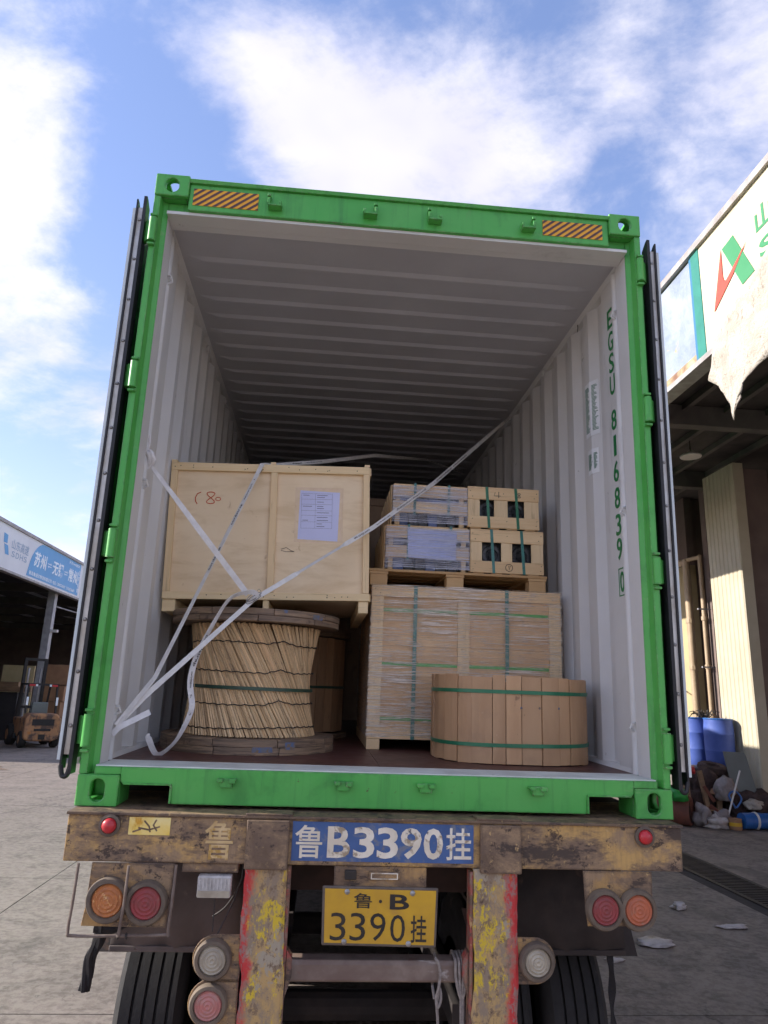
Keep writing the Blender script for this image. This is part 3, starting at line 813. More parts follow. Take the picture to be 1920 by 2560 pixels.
for sxx in (-1, 1):
    box('mast_rail', FORKB, FL, sxx * 0.34 - 0.05, sxx * 0.34 + 0.05, 1.3, 1.42, 0.1, 2.95)
    MB().cyl((sxx * 0.2, 1.36, 0.3), (sxx * 0.2, 1.36, 2.6), 0.035, n=8).build('lift_cylinder', GALV, FL)
    box('fork', FORKB, FL, sxx * 0.25 - 0.06, sxx * 0.25 + 0.06, 1.45, 2.5, 0.08, 0.13)
for z in (2.86, 1.2, 0.35): box('mast_crossbar', FORKB, FL, -0.39, 0.39, 1.31, 1.40, z, z + 0.09)
box('load_backrest', FORKB, FL, -0.5, 0.5, 1.43, 1.47, 0.3, 0.5)

F2 = copy_tree(FL)
F2.location = (-13.0, 24.4, 0); F2.rotation_euler = (0, 0, R(120))
F2['label'] = 'second forklift cut by the left edge of the picture'
tb = thing('timber_stack', 'long timber beams stacked on trestles at the left edge', 'timber', (-13.2, 25.6, 0))
ORG[tb.name] = Vector((-13.2, 25.6, 0))
for y in (25.4, 25.9): box('trestle', FORKB, tb, -14.9, -11.6, y - 0.06, y + 0.06, 0, 1.72)
for k in range(5):
    box('beam', PLANK, tb, -15.2, -11.4 - 0.1 * (k % 2), 25.2 + k * 0.2, 25.37 + k * 0.2, 1.74, 1.92, 0.01)
for k in range(4):
    box('beam', PLANK, tb, -15.0, -11.6, 25.3 + k * 0.2, 25.47 + k * 0.2, 1.925, 2.1, 0.01)

# ---------------------------------------------------------------- right warehouse with canopy
RW = thing('canopy_warehouse', 'cream warehouse with deep canopy and lettered fascia on the right', 'building', (8, 10, 0))
CX = 4.5
box('fascia', FASCIA_C, RW, CX, CX + 0.10, -3.4, 4.93, 6.50, 8.06)
box('fascia_panel', FASCIA_S, RW, CX + 0.012, CX + 0.10, 5.182, 34, 6.62, 8.04)
box('stained_lower_edge', RUSTY, RW, CX + 0.006, CX + 0.10, 5.182, 34, 6.50, 6.618)
box('roof_edge', EDGE, RW, CX - 0.05, CX + 0.4, -3.4, 34, 8.062, 8.16)
box('fascia_edge', EDGE, RW, CX - 0.02, CX + 0.2, -3.4, 34, 6.42, 6.498)
box('trim_stripe', TEAL, RW, CX - 0.01, CX + 0.10, 4.932, 5.125, 6.50, 8.06)
box('trim_stripe', TEALB, RW, CX - 0.006, CX + 0.10, 5.127, 5.18, 6.50, 8.06)
cx_ = CX - 0.004
def ryz(y, z): return (cx_, y, z)
fn = lambda y, z, d: (cx_ - d, y, z)
MB().prism([(4.14, 7.70), (3.80, 6.98), (4.05, 6.95), (4.39, 7.67)], fn, 0, 0.003).build('logo', LOGOG, RW)
MB().prism([(4.67, 6.94), (4.41, 7.68), (4.42, 7.30), (4.40, 7.23), (4.36, 7.21), (4.32, 7.225), (3.90, 7.43), (4.20, 7.20)], fn, 0.004, 0.007).build('logo', LOGOR, RW)
text('lettering', '山东高速', LOGOG, RW, ryz(3.70, 7.38), (0, -1, 0), (0, 0, 1), 1.42, 0.33, 0.02)
for k, ch in enumerate('SDHS'): text('lettering', ch, LOGOG, RW, ryz(3.68 - k * 0.36, 7.05), (0, -1, 0), (0, 0, 1), 0.27, 0.22, 0.02)
box('roof', DARKROOF, RW, CX + 0.41, 24, -3.4, 34, 7.9, 8.05)
box('soffit', DARKROOF, RW, CX + 0.21, 24, -3.4, 34, 7.42, 7.46)
for y in (-2.6, 0.4, 5.4, 8.6, 12.2, 17, 22, 27):
    box('canopy_beam', BEAMC, RW, CX + 0.22, 9.4, y - 0.11, y + 0.11, 7.02, 7.41, 0.01)
for x in (5.3, 6.1, 6.9, 7.7, 8.5):
    box('canopy_purlin', BEAMC, RW, x - 0.05, x + 0.05, -3.4, 34, 7.30, 7.415)
# pillar clad with ribbed sheet
PX = 8.0
box('pillar', CREAMP, RW, PX + 0.02, PX + 0.24, 10.27, 11.45, 0.0, 7.01)
for k in range(8):
    MB().prism([(10.28 + k * 0.147, 0), (10.30 + k * 0.147, 0.02), (10.40 + k * 0.147, 0.02), (10.42 + k * 0.147, 0)], lambda y, d, z: (PX + 0.019 - d, y, z), 0.02, 7.0).build('cladding_rib', CREAMP, RW)
box('pillar_return', BROWNW, RW, PX + 0.25, PX + 0.98, 10.6, 11.4, 0.0, 7.01)
# recess behind the pillar
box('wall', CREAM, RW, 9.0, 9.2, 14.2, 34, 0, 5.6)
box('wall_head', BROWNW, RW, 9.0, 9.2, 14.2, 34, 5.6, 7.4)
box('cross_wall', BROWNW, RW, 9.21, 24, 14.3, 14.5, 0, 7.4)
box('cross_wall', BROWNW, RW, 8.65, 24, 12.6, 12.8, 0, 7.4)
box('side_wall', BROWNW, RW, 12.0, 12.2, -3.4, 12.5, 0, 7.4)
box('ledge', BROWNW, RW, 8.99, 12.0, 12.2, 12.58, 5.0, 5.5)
box('dock', DOCKC, RW, 6.9, 7.975, 10.78, 34, 0, 0.9)
box('dock', DOCKC, RW, 7.976, 11.9, 11.5, 34, 0, 0.898)
box('lintel_box', CREAM, RW, 8.62, 11.9, 11.6, 12.0, 3.6, 3.7)
for (y, r) in ((13.4, 0.085), (12.75, 0.05)):
    MB().tube(smooth_path([(8.52, y, 0.9), (8.52, y, 3.0), (8.52, y, 5.3), (8.52, y + 0.1, 5.5), (8.55, y + 1.2, 5.55)], 6), r, 10).build('pipe', PIPE, RW, smooth=True)
    for z in (1.8, 2.9, 4.0):
        MB().cyl((8.52, y, z), (8.52, y, z + 0.09), r + 0.018, n=10).build('pipe_collar', PIPE, RW)
for z in (1.75, 2.9, 4.2): box('wall_bracket', GALV, RW, 8.2, 8.5, 12.4, 12.45, z, z + 0.03)
lamp = thing('pendant_lamp', 'round white lamp disc hanging under the right canopy', 'lamp', (6.95, 9.95, 6.93))
MB().lathe([(0.0, 0.0), (0.205, 0.0), (0.21, 0.02), (0.10, 0.09), (0.05, 0.12), (0, 0.12)], (6.95, 9.95, 6.95), (0, 0, 1), 24).build('shade', LAMPW, lamp, smooth=True)
MB().cyl((6.95, 9.95, 7.06), (6.95, 9.95, 7.42), 0.012, n=6).build('rod', IRON, lamp)
cctv = thing('security_camera', 'small white camera with cable on the cream wall', 'camera', (8.99, 15.5, 3.0))
box('bracket', LAMPW, cctv, 8.93, 8.995, 15.3, 15.42, 2.96, 3.1)
MB().cyl((8.85, 15.25, 3.05), (8.78, 15.0, 2.98), 0.06, n=10).build('housing', LAMPW, cctv)
MB().tube(smooth_path([(8.97, 15.3, 2.95), (8.96, 15.1, 2.7), (8.9, 14.7, 2.45), (8.75, 14.2, 2.4)], 5), 0.012, 6).build('cable', IRON, cctv)

# torn cloth hanging from the right fascia
poly = [(4.70, 6.52), (4.88, 6.08), (4.70, 5.92), (4.62, 5.70), (4.33, 5.31), (4.20, 5.36), (4.08, 5.49), (4.10, 5.62), (4.00, 5.66), (3.80, 5.76), (3.3, 5.95), (2.6, 6.2), (2.2, 6.55), (2.3, 7.1), (3.0, 7.05), (3.5, 6.98), (3.9, 6.86), (4.3, 6.66)]
bm = bmesh.new()
vs = [bm.verts.new((0, p[0], p[1])) for p in poly]
bm.faces.new(vs)
bmesh.ops.triangulate(bm, faces=bm.faces[:])
for _ in range(4): bmesh.ops.subdivide_edges(bm, edges=[e for e in bm.edges if e.calc_length() > 0.09], cuts=1, use_grid_fill=True)
bmesh.ops.triangulate(bm, faces=bm.faces[:])
for v in bm.verts:
    y, z = v.co.y, v.co.z
    hang = max(0.0, 6.5 - z)
    v.co.x = CX - 0.07 - 0.05 * mnoise.noise(Vector((y * 2.2, z * 1.6, 3))) - 0.03 * mnoise.noise(Vector((y * 6, z * 5, 1))) - 0.10 * hang * math.sin(y * 5.0)
    v.co.y += 0.012 * mnoise.noise(Vector((y * 14, z * 14, 7))); v.co.z += 0.012 * mnoise.noise(Vector((y * 14, z * 14, 2)))
me = bpy.data.meshes.new('torn_cloth')
for v in bm.verts: v.co -= Vector((CX, 3.6, 5.3))
bm.to_mesh(me); bm.free()
me.materials.append(CLOTH); me.shade_smooth()
tc_o = bpy.data.objects.new('torn_cloth', me); tc_o.location = (CX, 3.6, 5.3); _link(tc_o, None)
tc_o.modifiers.new('thick', 'SOLIDIFY').thickness = 0.012
tag(tc_o, 'torn beige backing cloth drooping from the right fascia', 'cloth')

# drums on the dock
def drum(x, y, label):
    d = thing('drum', label, 'drum', (x, y, 0.9), 'blue drums on the dock')
    ORG[d.name] = Vector((x, y, 0.9))
    prof = [(0.0, 0.0), (0.26, 0.0), (0.285, 0.04), (0.293, 0.15), (0.298, 0.30), (0.300, 0.305), (0.300, 0.32), (0.298, 0.325), (0.301, 0.50), (0.303, 0.62), (0.305, 0.625), (0.305, 0.64), (0.303, 0.645), (0.294, 0.80), (0.285, 0.86), (0.29, 0.89), (0.28, 0.93), (0.25, 0.93), (0.25, 0.91), (0.0, 0.91)]
    prof = [(r * 0.93, h) for (r, h) in prof]
    MB().lathe(prof, (x, y, 0.9), (0, 0, 1), 28).build('shell', DRUMB, d, smooth=True)
    MB().lathe([(0.266, 0.905), (0.279, 0.91), (0.279, 0.93), (0.266, 0.935)], (x, y, 0.9), (0, 0, 1), 28).build('lid_ring', BLUEBAG, d, smooth=True)
    return d
drum(7.70, 11.08, 'nearer blue plastic drum beside the ribbed pillar')
drum(7.56, 11.72, 'further blue plastic drum half behind the container door')
bw = MB()
rr = random.Random(4)
for k in range(30):
    a = rr.uniform(0, 6.28); r0 = rr.uniform(0.02, 0.10)
    bw.tube([(7.60 + r0 * math.cos(a), 11.40 + r0 * math.sin(a), 1.84), (7.60 + r0 * 2.2 * math.cos(a), 11.40 + r0 * 2 * math.sin(a), 1.9 + rr.uniform(0, 0.1)), (7.58 + r0 * 3.2 * math.cos(a + 0.5), 11.36 + r0 * 3 * math.sin(a + 0.5), 1.84 + rr.uniform(-0.02, 0.12))], 0.008, 5)
tag(bw.build('wire_coil', IRON, None), 'tangle of dark cable lying across the blue drums', 'cable')

# rubbish heap at the foot of the dock
def at(o, loc, rot=(0, 0, 0)):
    o.location = loc; o.rotation_euler = rot
    return o
blob('rubbish_heap', RAGBROWN, (6.95, 10.55, 0), (0.62, 0.40, 0.46), 'dark brown heap of mixed rubbish below the drums', 'rubbish', 2, rough=0.6, sub=4)
blob('rubbish_heap', RAGBROWN, (7.75, 10.15, 0), (0.48, 0.34, 0.30), 'grey brown heap of cloth at the right edge', 'rubbish', 8, rough=0.65, sub=4)
blob('bag', BAGG, (6.58, 9.86, 0), (0.15, 0.16, 0.20), 'tall grey plastic bag beside the rusty barrel', 'bag', 4, rough=0.5)
blob('bag', BAGW, (6.76, 9.72, 0), (0.19, 0.15, 0.11), 'pale crumpled bag at the front of the heap', 'bag', 7, rough=0.6)
blob('bag', BAGG, (6.93, 9.86, 0), (0.15, 0.14, 0.15), 'low grey bag in front of the heap, left of the tin', 'bag', 9, rough=0.6)
blob('bag', BAGG, (7.12, 10.02, 0.42), (0.17, 0.14, 0.22), 'upright mauve grey bag under the slate board', 'bag', 12, rough=0.5)
blob('cloth', CLOTH, (7.50, 9.80, 0.30), (0.13, 0.1, 0.1), 'pale rag on the right heap', 'cloth', 13, rough=0.6)
blob('bag', RED_L, (6.60, 10.2, 0.84), (0.07, 0.06, 0.08), 'small red wrapper on the heap by the door edge', 'bag', 15, rough=0.5)
blob('bag', GREEN_OUT, (6.12, 9.75, 0.42), (0.16, 0.14, 0.13), 'dark green sack on the rusty barrel by the door edge', 'bag', 18, rough=0.5)
rb = thing('barrel', 'rusty red steel barrel lying by the trailer corner', 'barrel', (6.2, 10.05, 0))
ORG[rb.name] = Vector((6.2, 10.05, 0))
MB().lathe([(0.20, 0.0), (0.235, 0.0), (0.245, 0.02), (0.24, 0.25), (0.25, 0.27), (0.24, 0.29), (0.24, 0.55), (0.245, 0.57), (0.235, 0.59), (0.0, 0.59)], (6.38, 9.85, 0.25), (-0.75, 0.6, 0.0), 24).build('shell', RUSTRED, rb, smooth=True)
MB().lathe([(0.0, 0.03), (0.20, 0.03), (0.20, 0.0)], (6.38, 9.85, 0.25), (-0.75, 0.6, 0.0), 24).build('end', BLACKHOLE, rb)
sb = thing('board', 'slate grey board leaning by the ribbed pillar', 'board', (7.58, 10.25, 0))
MB().prism([(-0.20, 0.0), (-0.28, 0.70), (0.13, 0.69), (0.16, 0.62), (0.26, 0.0)], lambda x, z, d: (7.58 + x, 10.18 + 0.12 * z / 0.85 + d, 0.55 + z), 0, 0.02).build('panel', SLATE, sb)
box('prop', PLANK, sb, 7.35, 7.80, 10.2, 10.28, 0, 0.548)
po = MB().cyl((6.98, 9.78, 0.10), (7.35, 9.86, 0.95), 0.016, n=8).build('pole', LAMPW, None); tag(po, 'thin white pole stuck slanting in the rubbish', 'pole')
for k, (x, y, z, lx, lz, ry, rz) in enumerate(((6.42, 10.02, 0.0, 0.10, 0.80, 4, 5), (6.85, 10.05, 0.0, 0.08, 0.92, -6, 3), (7.02, 10.1, 0.0, 0.09, 0.78, 8, -4))):
    pl = MB().box(-lx / 2, lx / 2, -0.03, 0.03, 0, lz).build('plank', PLANK, None, org=(0, 0, 0), bevel=0.004)
    at(pl, (x, y, z), (R(-8), R(ry), R(rz)))
    tag(pl, ('short plank standing against the heap by the container door', 'tall old plank standing in the middle of the rubbish', 'leaning plank right of the tallest plank')[k], 'plank')
rr = random.Random(77)
for k in range(8):
    L_, w_ = rr.uniform(0.2, 0.45), rr.uniform(0.05, 0.12)
    sc_ = MB().box(-L_ / 2, L_ / 2, -w_ / 2, w_ / 2, 0, 0.018).build('scrap_board', (PLANK, RUSTRED, CARTON, SLATE)[k % 4], None, org=(0, 0, 0), bevel=0.003)
    px_ = rr.uniform(6.5, 7.3)
    zz_ = (0.14 if k < 4 else 0.42) + rr.uniform(0, 0.12)
    at(sc_, (px_, rr.uniform(9.98, 10.15), zz_), (R(rr.uniform(-70, 70)), R(rr.uniform(-60, 60)), R(rr.uniform(0, 180))))
    tag(sc_, ('weathered wood splinter', 'rusty red metal strip', 'torn brown carton piece', 'slate grey board scrap')[k % 4] + (' low in the dark rubbish heap' if k < 4 else ' high in the dark rubbish heap'), 'scrap')
for k in range(3):
    blob('scrap_rag', (BAGG, CLOTH, RAGBROWN)[k], (7.42 + 0.2 * k, 9.86 + 0.03 * k, (0.08, 0.34, 0.22)[k]), (0.14, 0.09, 0.06), ('grey plastic rag', 'pale cloth rag', 'brown cloth rag')[k] + ' crumpled on the right-hand heap', 'rag', 40 + k, rough=0.8)
ty = MB().lathe([(0.13, -0.06), (0.22, -0.08), (0.27, -0.05), (0.28, 0.0), (0.27, 0.05), (0.22, 0.08), (0.13, 0.06), (0.12, 0), (0.13, -0.06)], (0, 0, 0.08), (0, 0, 1), 28).build('flat_tyre', RAGBROWN, None, org=(0, 0, 0), smooth=True)
at(ty, (7.25, 10.62, 0.84), (R(10), R(4), 0)); tag(ty, 'flat brown tyre on top of the rubbish heap', 'tyre')
bt = thing('tarp_roll', 'rolled blue tarpaulin on the ground at the right edge', 'tarpaulin', (7.5, 9.65, 0))
ORG[bt.name] = Vector((7.5, 9.65, 0))
MB().tube([(7.16, 9.62, 0.14), (7.4, 9.64, 0.145), (7.8, 9.62, 0.14), (8.3, 9.65, 0.145)], 0.135, 14).build('roll', BLUEBAG, bt, smooth=True)
for x in (7.42, 7.95): MB().lathe([(0.135, -0.02), (0.147, -0.015), (0.147, 0.015), (0.135, 0.02)], (x, 9.635, 0.145), (1, 0, 0), 16).build('tie', LAMPW, bt)
bo = MB().tube(smooth_path([(7.18, 9.8, 0.32), (7.10, 9.85, 0.52), (7.22, 9.85, 0.6), (7.30, 9.8, 0.48), (7.20, 9.8, 0.33)], 5), 0.016, 6).build('blue_hoop', BLUEBAG, None)
tag(bo, 'small blue hoop standing behind the tarpaulin roll', 'hoop')
tn = thing('tin', 'dented yellow brown tin in front of the tarpaulin roll', 'tin', (7.03, 9.6, 0))
ORG[tn.name] = Vector((7.03, 9.6, 0))
MB().lathe([(0, 0), (0.10, 0), (0.11, 0.02), (0.105, 0.16), (0.11, 0.18), (0.09, 0.18), (0.09, 0.17), (0, 0.17)], (7.03, 9.6, 0), (0, 0, 1), 18).build('can', CARTON, tn, smooth=True)
MB().lathe([(0.108, 0.05), (0.1085, 0.05), (0.1085, 0.12), (0.108, 0.12)], (7.03, 9.6, 0), (0, 0, 1), 18).build('paper_band', PLATEYEL, tn)

# ================================================================== CONTAINER (truck frame)
FRAME = 'truck'
CT = thing('shipping_container', 'bright green shipping container with open rear doors and grey inside', 'container', (0, 0, 0))
HW = 1.219; HH = 2.896; LEN = 12.19

def hole_plate(mb, c, xd, yd, w, h, hw, hh, th, n=32, square=False):
    """Rectangular plate w x h round c with an oval hole, thickness th along xd x yd (inwards = minus)."""
    c = Vector(c); xd = Vector(xd); yd = Vector(yd); nd = xd.cross(yd)
    ang = sorted(set([2 * math.pi * i / n for i in range(n)] + [math.atan2(sy * h, sx_ * w) % (2 * math.pi) for sx_ in (-1, 1) for sy in (-1, 1)]))
    o = []; i_ = []
    for a in ang:
        ca, sa = math.cos(a), math.sin(a)
        t = min((w / 2) / abs(ca) if abs(ca) > 1e-9 else 1e9, (h / 2) / abs(sa) if abs(sa) > 1e-9 else 1e9)
        o.append((ca * t, sa * t))
        # stadium hole
        r = min(hw, hh) / 2; L = max(hw, hh) / 2 - r
        if hh >= hw: i_.append((r * ca, r * sa + (L if sa > 1e-6 else -L if sa < -1e-6 else 0)))
        else: i_.append((r * ca + (L if ca > 1e-6 else -L if ca < -1e-6 else 0), r * sa))
    m = len(ang)
    P = lambda p, d: c + xd * p[0] + yd * p[1] - nd * d
    v = [P(p, 0) for p in o] + [P(p, 0) for p in i_] + [P(p, th) for p in i_] + [P(p, th) for p in o]
    f = []
    for k in range(m):
        j = (k + 1) % m
        f += [(k, j, m + j, m + k), (m + k, m + j, 2 * m + j, 2 * m + k), (2 * m + k, 2 * m + j, 3 * m + j, 3 * m + k), (3 * m + k, 3 * m + j, j, k)]
    mb.add(v, f)

def casting(sx_, top):
    """Hollow ISO corner casting with end, side and top or bottom apertures."""
    mb = MB()
    x0 = sx_ * HW; xi = sx_ * (HW - 0.162)
    zc = (HH - 0.059) if top else 0.059
    xc = (x0 + xi) / 2
    yb = 0.178; yf = -0.004
    hole_plate(mb, (xc, yf, zc), (1, 0, 0), (0, 0, 1), 0.162, 0.118, 0.064 if top else 0.056, 0.076 if top else 0.086, 0.026)
    # side plate (outer)
    side_x = x0
    hole_plate(mb, (side_x, (yf + 0.026 + yb) / 2, zc), (0, sx_, 0), (0, 0, 1), yb - yf - 0.026, 0.118, 0.09, 0.064, 0.02)
    # inner plate and back plate: closed
    mb.box(min(xi, xi + sx_ * 0.012), max(xi, xi + sx_ * 0.012), yf + 0.026, yb, zc - 0.059, zc + 0.059)
    mb.box(min(xi + sx_ * 0.012, x0 - sx_ * 0.02), max(xi + sx_ * 0.012, x0 - sx_ * 0.02), yb - 0.012, yb, zc - 0.059, zc + 0.059)
    xm0, xm1 = sorted((xi + sx_ * 0.012, x0 - sx_ * 0.02))
    wz = xm1 - xm0; dz = yb - 0.012 - yf - 0.026
    cy = (yf + 0.026 + yb - 0.012) / 2
    zt = HH if top else 0.0
    hole_plate(mb, ((xm0 + xm1) / 2, cy, zt), (1, 0, 0), (0, 1 if top else -1, 0), wz, dz, 0.064, 0.11, 0.02)
    zz = HH - 0.118 if top else 0.118
    mb.box(xm0, xm1, yf + 0.026, yb - 0.012, min(zz, zz + (0.012 if top else -0.012)), max(zz, zz + (0.012 if top else -0.012)))
    return mb.build('corner_casting', GREEN, CT, bevel=0.006)
for sx_ in (-1, 1):
    for top in (False, True):
        casting(sx_, top)

# corner posts, jambs, hinge knuckles, doors
for s in (-1, 1):
    X = lambda a: s * a
    MB().prism([(X(1.2185), 0.004), (X(1.188), 0.004), (X(1.182), 0.05), (X(1.160), 0.062), (X(1.160), 0.085), (X(1.2185), 0.14)],
               lambda x, y, z: (x, y, z), 0.119, HH - 0.119).build('corner_post', GREEN, CT, bevel=0.003)
    MB().prism([(X(1.1595), 0.064), (X(1.1600), 0.19), (X(1.180), 0.20), (X(1.21), 0.20), (X(1.21), 0.1), (X(1.17), 0.0862)],
               lambda x, y, z: (x, y, z), 0.14, 2.72).build('inner_jamb', GREY, CT, bevel=0.004)
    MB().cyl((X(1.184), 0.236, 0.15), (X(1.184), 0.236, 2.70), 0.028, n=18).build('lashing_tube', GREY, CT, smooth=True)
    for z in (2.45, 1.38, 0.36):
        MB().tube([(X(1.18), 0.21, z + 0.02), (X(1.145), 0.20, z + 0.012), (X(1.14), 0.215, z - 0.01), (X(1.18), 0.225, z - 0.03)], 0.006, 6).build('lashing_eye', GREY, CT)
    for z in (2.58, 1.83, 1.05, 0.285):
        h = MB().cyl((X(1.2055), -0.006, z - 0.062), (X(1.2055), -0.006, z + 0.062), 0.0185, n=16).build('hinge', GREEN, CT, smooth=True)
        MB().prism([(X(1.206), -0.004), (X(1.236), 0.004), (X(1.264), 0.03), (X(1.262), 0.05), (X(1.206), 0.014)], lambda x, y, zz: (x, y, zz), z - 0.055, z + 0.055).build('hinge_lug', GREEN, h, bevel=0.003)
        for dz in (-0.078, 0.078):
            MB().box(min(X(1.221), X(1.189)), max(X(1.221), X(1.189)), -0.016, 0.01, z + dz - 0.006, z + dz + 0.006).build('hinge_ear', GREEN, h, bevel=0.003)
    # door leaf folded back along the side
    dx = lambda a: s * (1.244 + a)
    dr_ = MB().box(min(dx(0.050), dx(0.012)), max(dx(0.050), dx(0.012)), 0.05, 1.20, 0.17, 2.70).build('door', GREEN_OUT, CT, bevel=0.004)
    box('edge_channel', DOORGREY, dr_, min(dx(0.064), dx(0.0505)), max(dx(0.064), dx(0.0505)), -0.004, 1.20, 0.17, 2.69)
    box('retaining_strip', STRIP, dr_, min(dx(0.042), dx(0.018)), max(dx(0.042), dx(0.018)), 0.004, 0.049, 0.19, 2.70)
    for (a, w, y0, z0, z1) in ((0.009, 0.015, -0.012, 0.118, 2.755), (0.0463, 0.0075, -0.008, 0.135, 2.738)):
        MB().prism([(y0, z0), (0.049, z0 - 0.0), (0.049, z1 - 0.035), (y0 + 0.02, z1 - 0.005), (y0, z1)], lambda y, z, d: (dx(a + d), y, z), -w / 2, w / 2).build('gasket', RUBBER, dr_)
    MB().tube(smooth_path([(dx(0.010), -0.004, 0.14), (dx(0.018), -0.004, 0.112), (dx(0.036), -0.003, 0.112), (dx(0.046), -0.002, 0.15)], 5), 0.010, 8).build('gasket_end', RUBBER, dr_)
    for k in range(12):
        MB().lathe([(0, 0.006), (0.005, 0.005), (0.0085, 0.0)], (dx(0.030), 0.004, 0.30 + k * 0.212), (0, -1, 0), 10).build('rivet', STEEL, dr_, smooth=True)
    for xx, yy in ((0.058, 0.35), (0.058, 0.85)):
        MB().cyl((dx(0.088), yy, 0.12), (dx(0.088), yy, 2.75), 0.017, n=10).build('lock_rod', STEEL, dr_)

# header with cams and stickers
MB().box(-HW + 0.163, HW - 0.163, 0.012, 0.075, 2.716, 2.862).build('header', GREEN, CT, bevel=0.004)
MB().prism([(0.0, 2.862), (-0.006, 2.878), (0.0, 2.884), (0.10, 2.884), (0.10, 2.863)], lambda y, z, x: (x, y, z), -HW + 0.163, HW - 0.163).build('header_lip', GREEN, CT)
box('header_lining', GREY, CT, -1.158, 1.158, 0.030, 0.118, 2.700, 2.7155)
for sx_ in (-1, 1):
    MB().box(min(sx_ * 1.058, sx_ * 1.16), max(sx_ * 1.058, sx_ * 1.16), 0.058, 0.10, 2.716, 2.777).build('header_end', GREEN, CT, bevel=0.003)
box('header_inner', GREY, CT, -1.175, 1.175, 0.119, 0.16, 2.700, 2.80)

def cam_keeper(x, flip):
    mb = MB()
    mb.prism([(-0.034, 2.752), (0.034, 2.752), (0.034, 2.762), (-0.034, 2.762)], lambda a, z, d: (x + a, 0.012 - d, z), 0, 0.045)
    for a, hh, ww in ((-0.030, 0.045 if flip else 0.028, 0.012), (0.026, 0.028 if flip else 0.045, 0.012)):
        mb.prism([(0.0, 2.7622), (0.045, 2.7622), (0.045, 2.762 + hh * 0.55), (0.030, 2.762 + hh), (0.0, 2.762 + hh)], lambda d, z, k: (x + a - ww / 2 + k, 0.012 - d, z), 0, ww)
        if hh > 0.04: mb.box(x + a - 0.008, x + a + 0.008, -0.026, 0.011, 2.808, 2.822)
    return mb.build('cam_keeper', GREEN, CT, bevel=0.002)
for x, fl in ((-0.635, True), (-0.166, False), (0.158, True), (0.632, False)): cam_keeper(x, fl)
def sill_keeper(x):
    mb = MB()
    mb.prism([(-0.038, 0.118), (0.038, 0.118), (0.038, 0.106), (0.026, 0.100), (0.024, 0.082), (-0.024, 0.082), (-0.026, 0.100), (-0.038, 0.106)], lambda a, z, d: (x + a, -d, z), -0.004, 0.020)
    mb.box(x - 0.036, x - 0.012, -0.034, -0.0201, 0.103, 0.118)
    mb.box(x + 0.010, x + 0.036, -0.034, -0.0201, 0.100, 0.118)
    return mb.build('sill_keeper', GREEN, CT, bevel=0.003)
for x in (-0.635, -0.167, 0.170, 0.637): sill_keeper(x)

def hazard(x0, x1, z0, z1, ref):
    st = MB().box(x0, x1, 0.0095, 0.0115, z0, z1).build('hazard_sticker', HAZY, CT)
    h = z1 - z0; n = 10; step = (x1 - x0 + h) / n
    def clip(poly, ax, lim, keep):
        out = []
        for i in range(len(poly)):
            a = poly[i]; b = poly[(i + 1) % len(poly)]
            ia = (a[ax] - lim) * keep >= 0; ib = (b[ax] - lim) * keep >= 0
            if ia: out.append(a)
            if ia != ib:
                t = (lim - a[ax]) / (b[ax] - a[ax]); out.append((a[0] + (b[0] - a[0]) * t, a[1] + (b[1] - a[1]) * t))
        return out
    for k in range(n + 1):
        a = x0 - h * 1.25 + k * step * 1.02 + ref
        w = step * 0.46
        p = [(a, z0), (a + w, z0), (a + w + h * 1.25, z1), (a + h * 1.25, z1)]
        p = clip(p, 0, x0, 1)
        if len(p) > 2: p = clip(p, 0, x1, -1)
        if len(p) > 2: MB().prism(p, lambda x, z, d: (x, 0.0095 - d, z), 0.0003, 0.0012).build('stripe', HAZB, st)
hazard(-1.035, -0.72, 2.744, 2.836, 0.0)
hazard(0.712, 1.023, 2.746, 2.832, 0.01)

# sill beam with forklift notches
MB().prism([(-1.056, 0.148), (-1.056, 0.096), (-1.045, 0.084), (-0.868, 0.084), (-0.857, 0.074), (-0.850, 0.013), (0.850, 0.013), (0.857, 0.074), (0.868, 0.084), (1.045, 0.084), (1.056, 0.096), (1.056, 0.148)],
           lambda x, z, d: (x, d, z), 0.006, 0.05).build('sill', GREEN, CT, bevel=0.003)
box('sill', GREEN, CT, -1.16, -1.0565, 0.006, 0.05, 0.119, 0.148, 0.002)
box('sill', GREEN, CT, 1.0565, 1.16, 0.006, 0.05, 0.119, 0.148, 0.002)
box('notch_trim', GREEN, CT, -1.04, -0.853, -0.004, 0.006, 0.083, 0.089, 0.001)
box('notch_trim', GREEN, CT, 0.853, 1.04, -0.004, 0.006, 0.083, 0.089, 0.001)
box('notch_trim', GREEN, CT, -0.858, -0.850, -0.003, 0.0055, 0.016, 0.082, 0.001)
box('notch_trim', GREEN, CT, 0.850, 0.858, -0.003, 0.0055, 0.016, 0.082, 0.001)
box('threshold', SILL, CT, -1.158, 1.158, 0.051, 0.235, 0.125, 0.152, 0.004)
box('threshold_lip', SILL, CT, -1.158, 1.158, 0.012, 0.0505, 0.1485, 0.1535, 0.001)
for j in range(5):
    for i in range(2):
        box('floor_panel', FLOOR, CT, -1.175 + i * 1.176, -0.001 + i * 1.175, 0.238 + j * 2.37, 0.236 + (j + 1) * 2.37, 0.12, 0.15)
for y in (0.6, 1.2, 1.8, 2.4, 3.0, 4.0, 5.0, 6.0, 7, 8, 9, 10, 11):
    box('cross_member', CHASSIS, CT, -1.12, 1.12, y, y + 0.05, 0.02, 0.118)
for s in (-1, 1):
    box('bottom_rail', GREEN_OUT, CT, min(s * 1.165, s * 1.21), max(s * 1.165, s * 1.21), 0.18, 12.0, 0.02, 0.119)

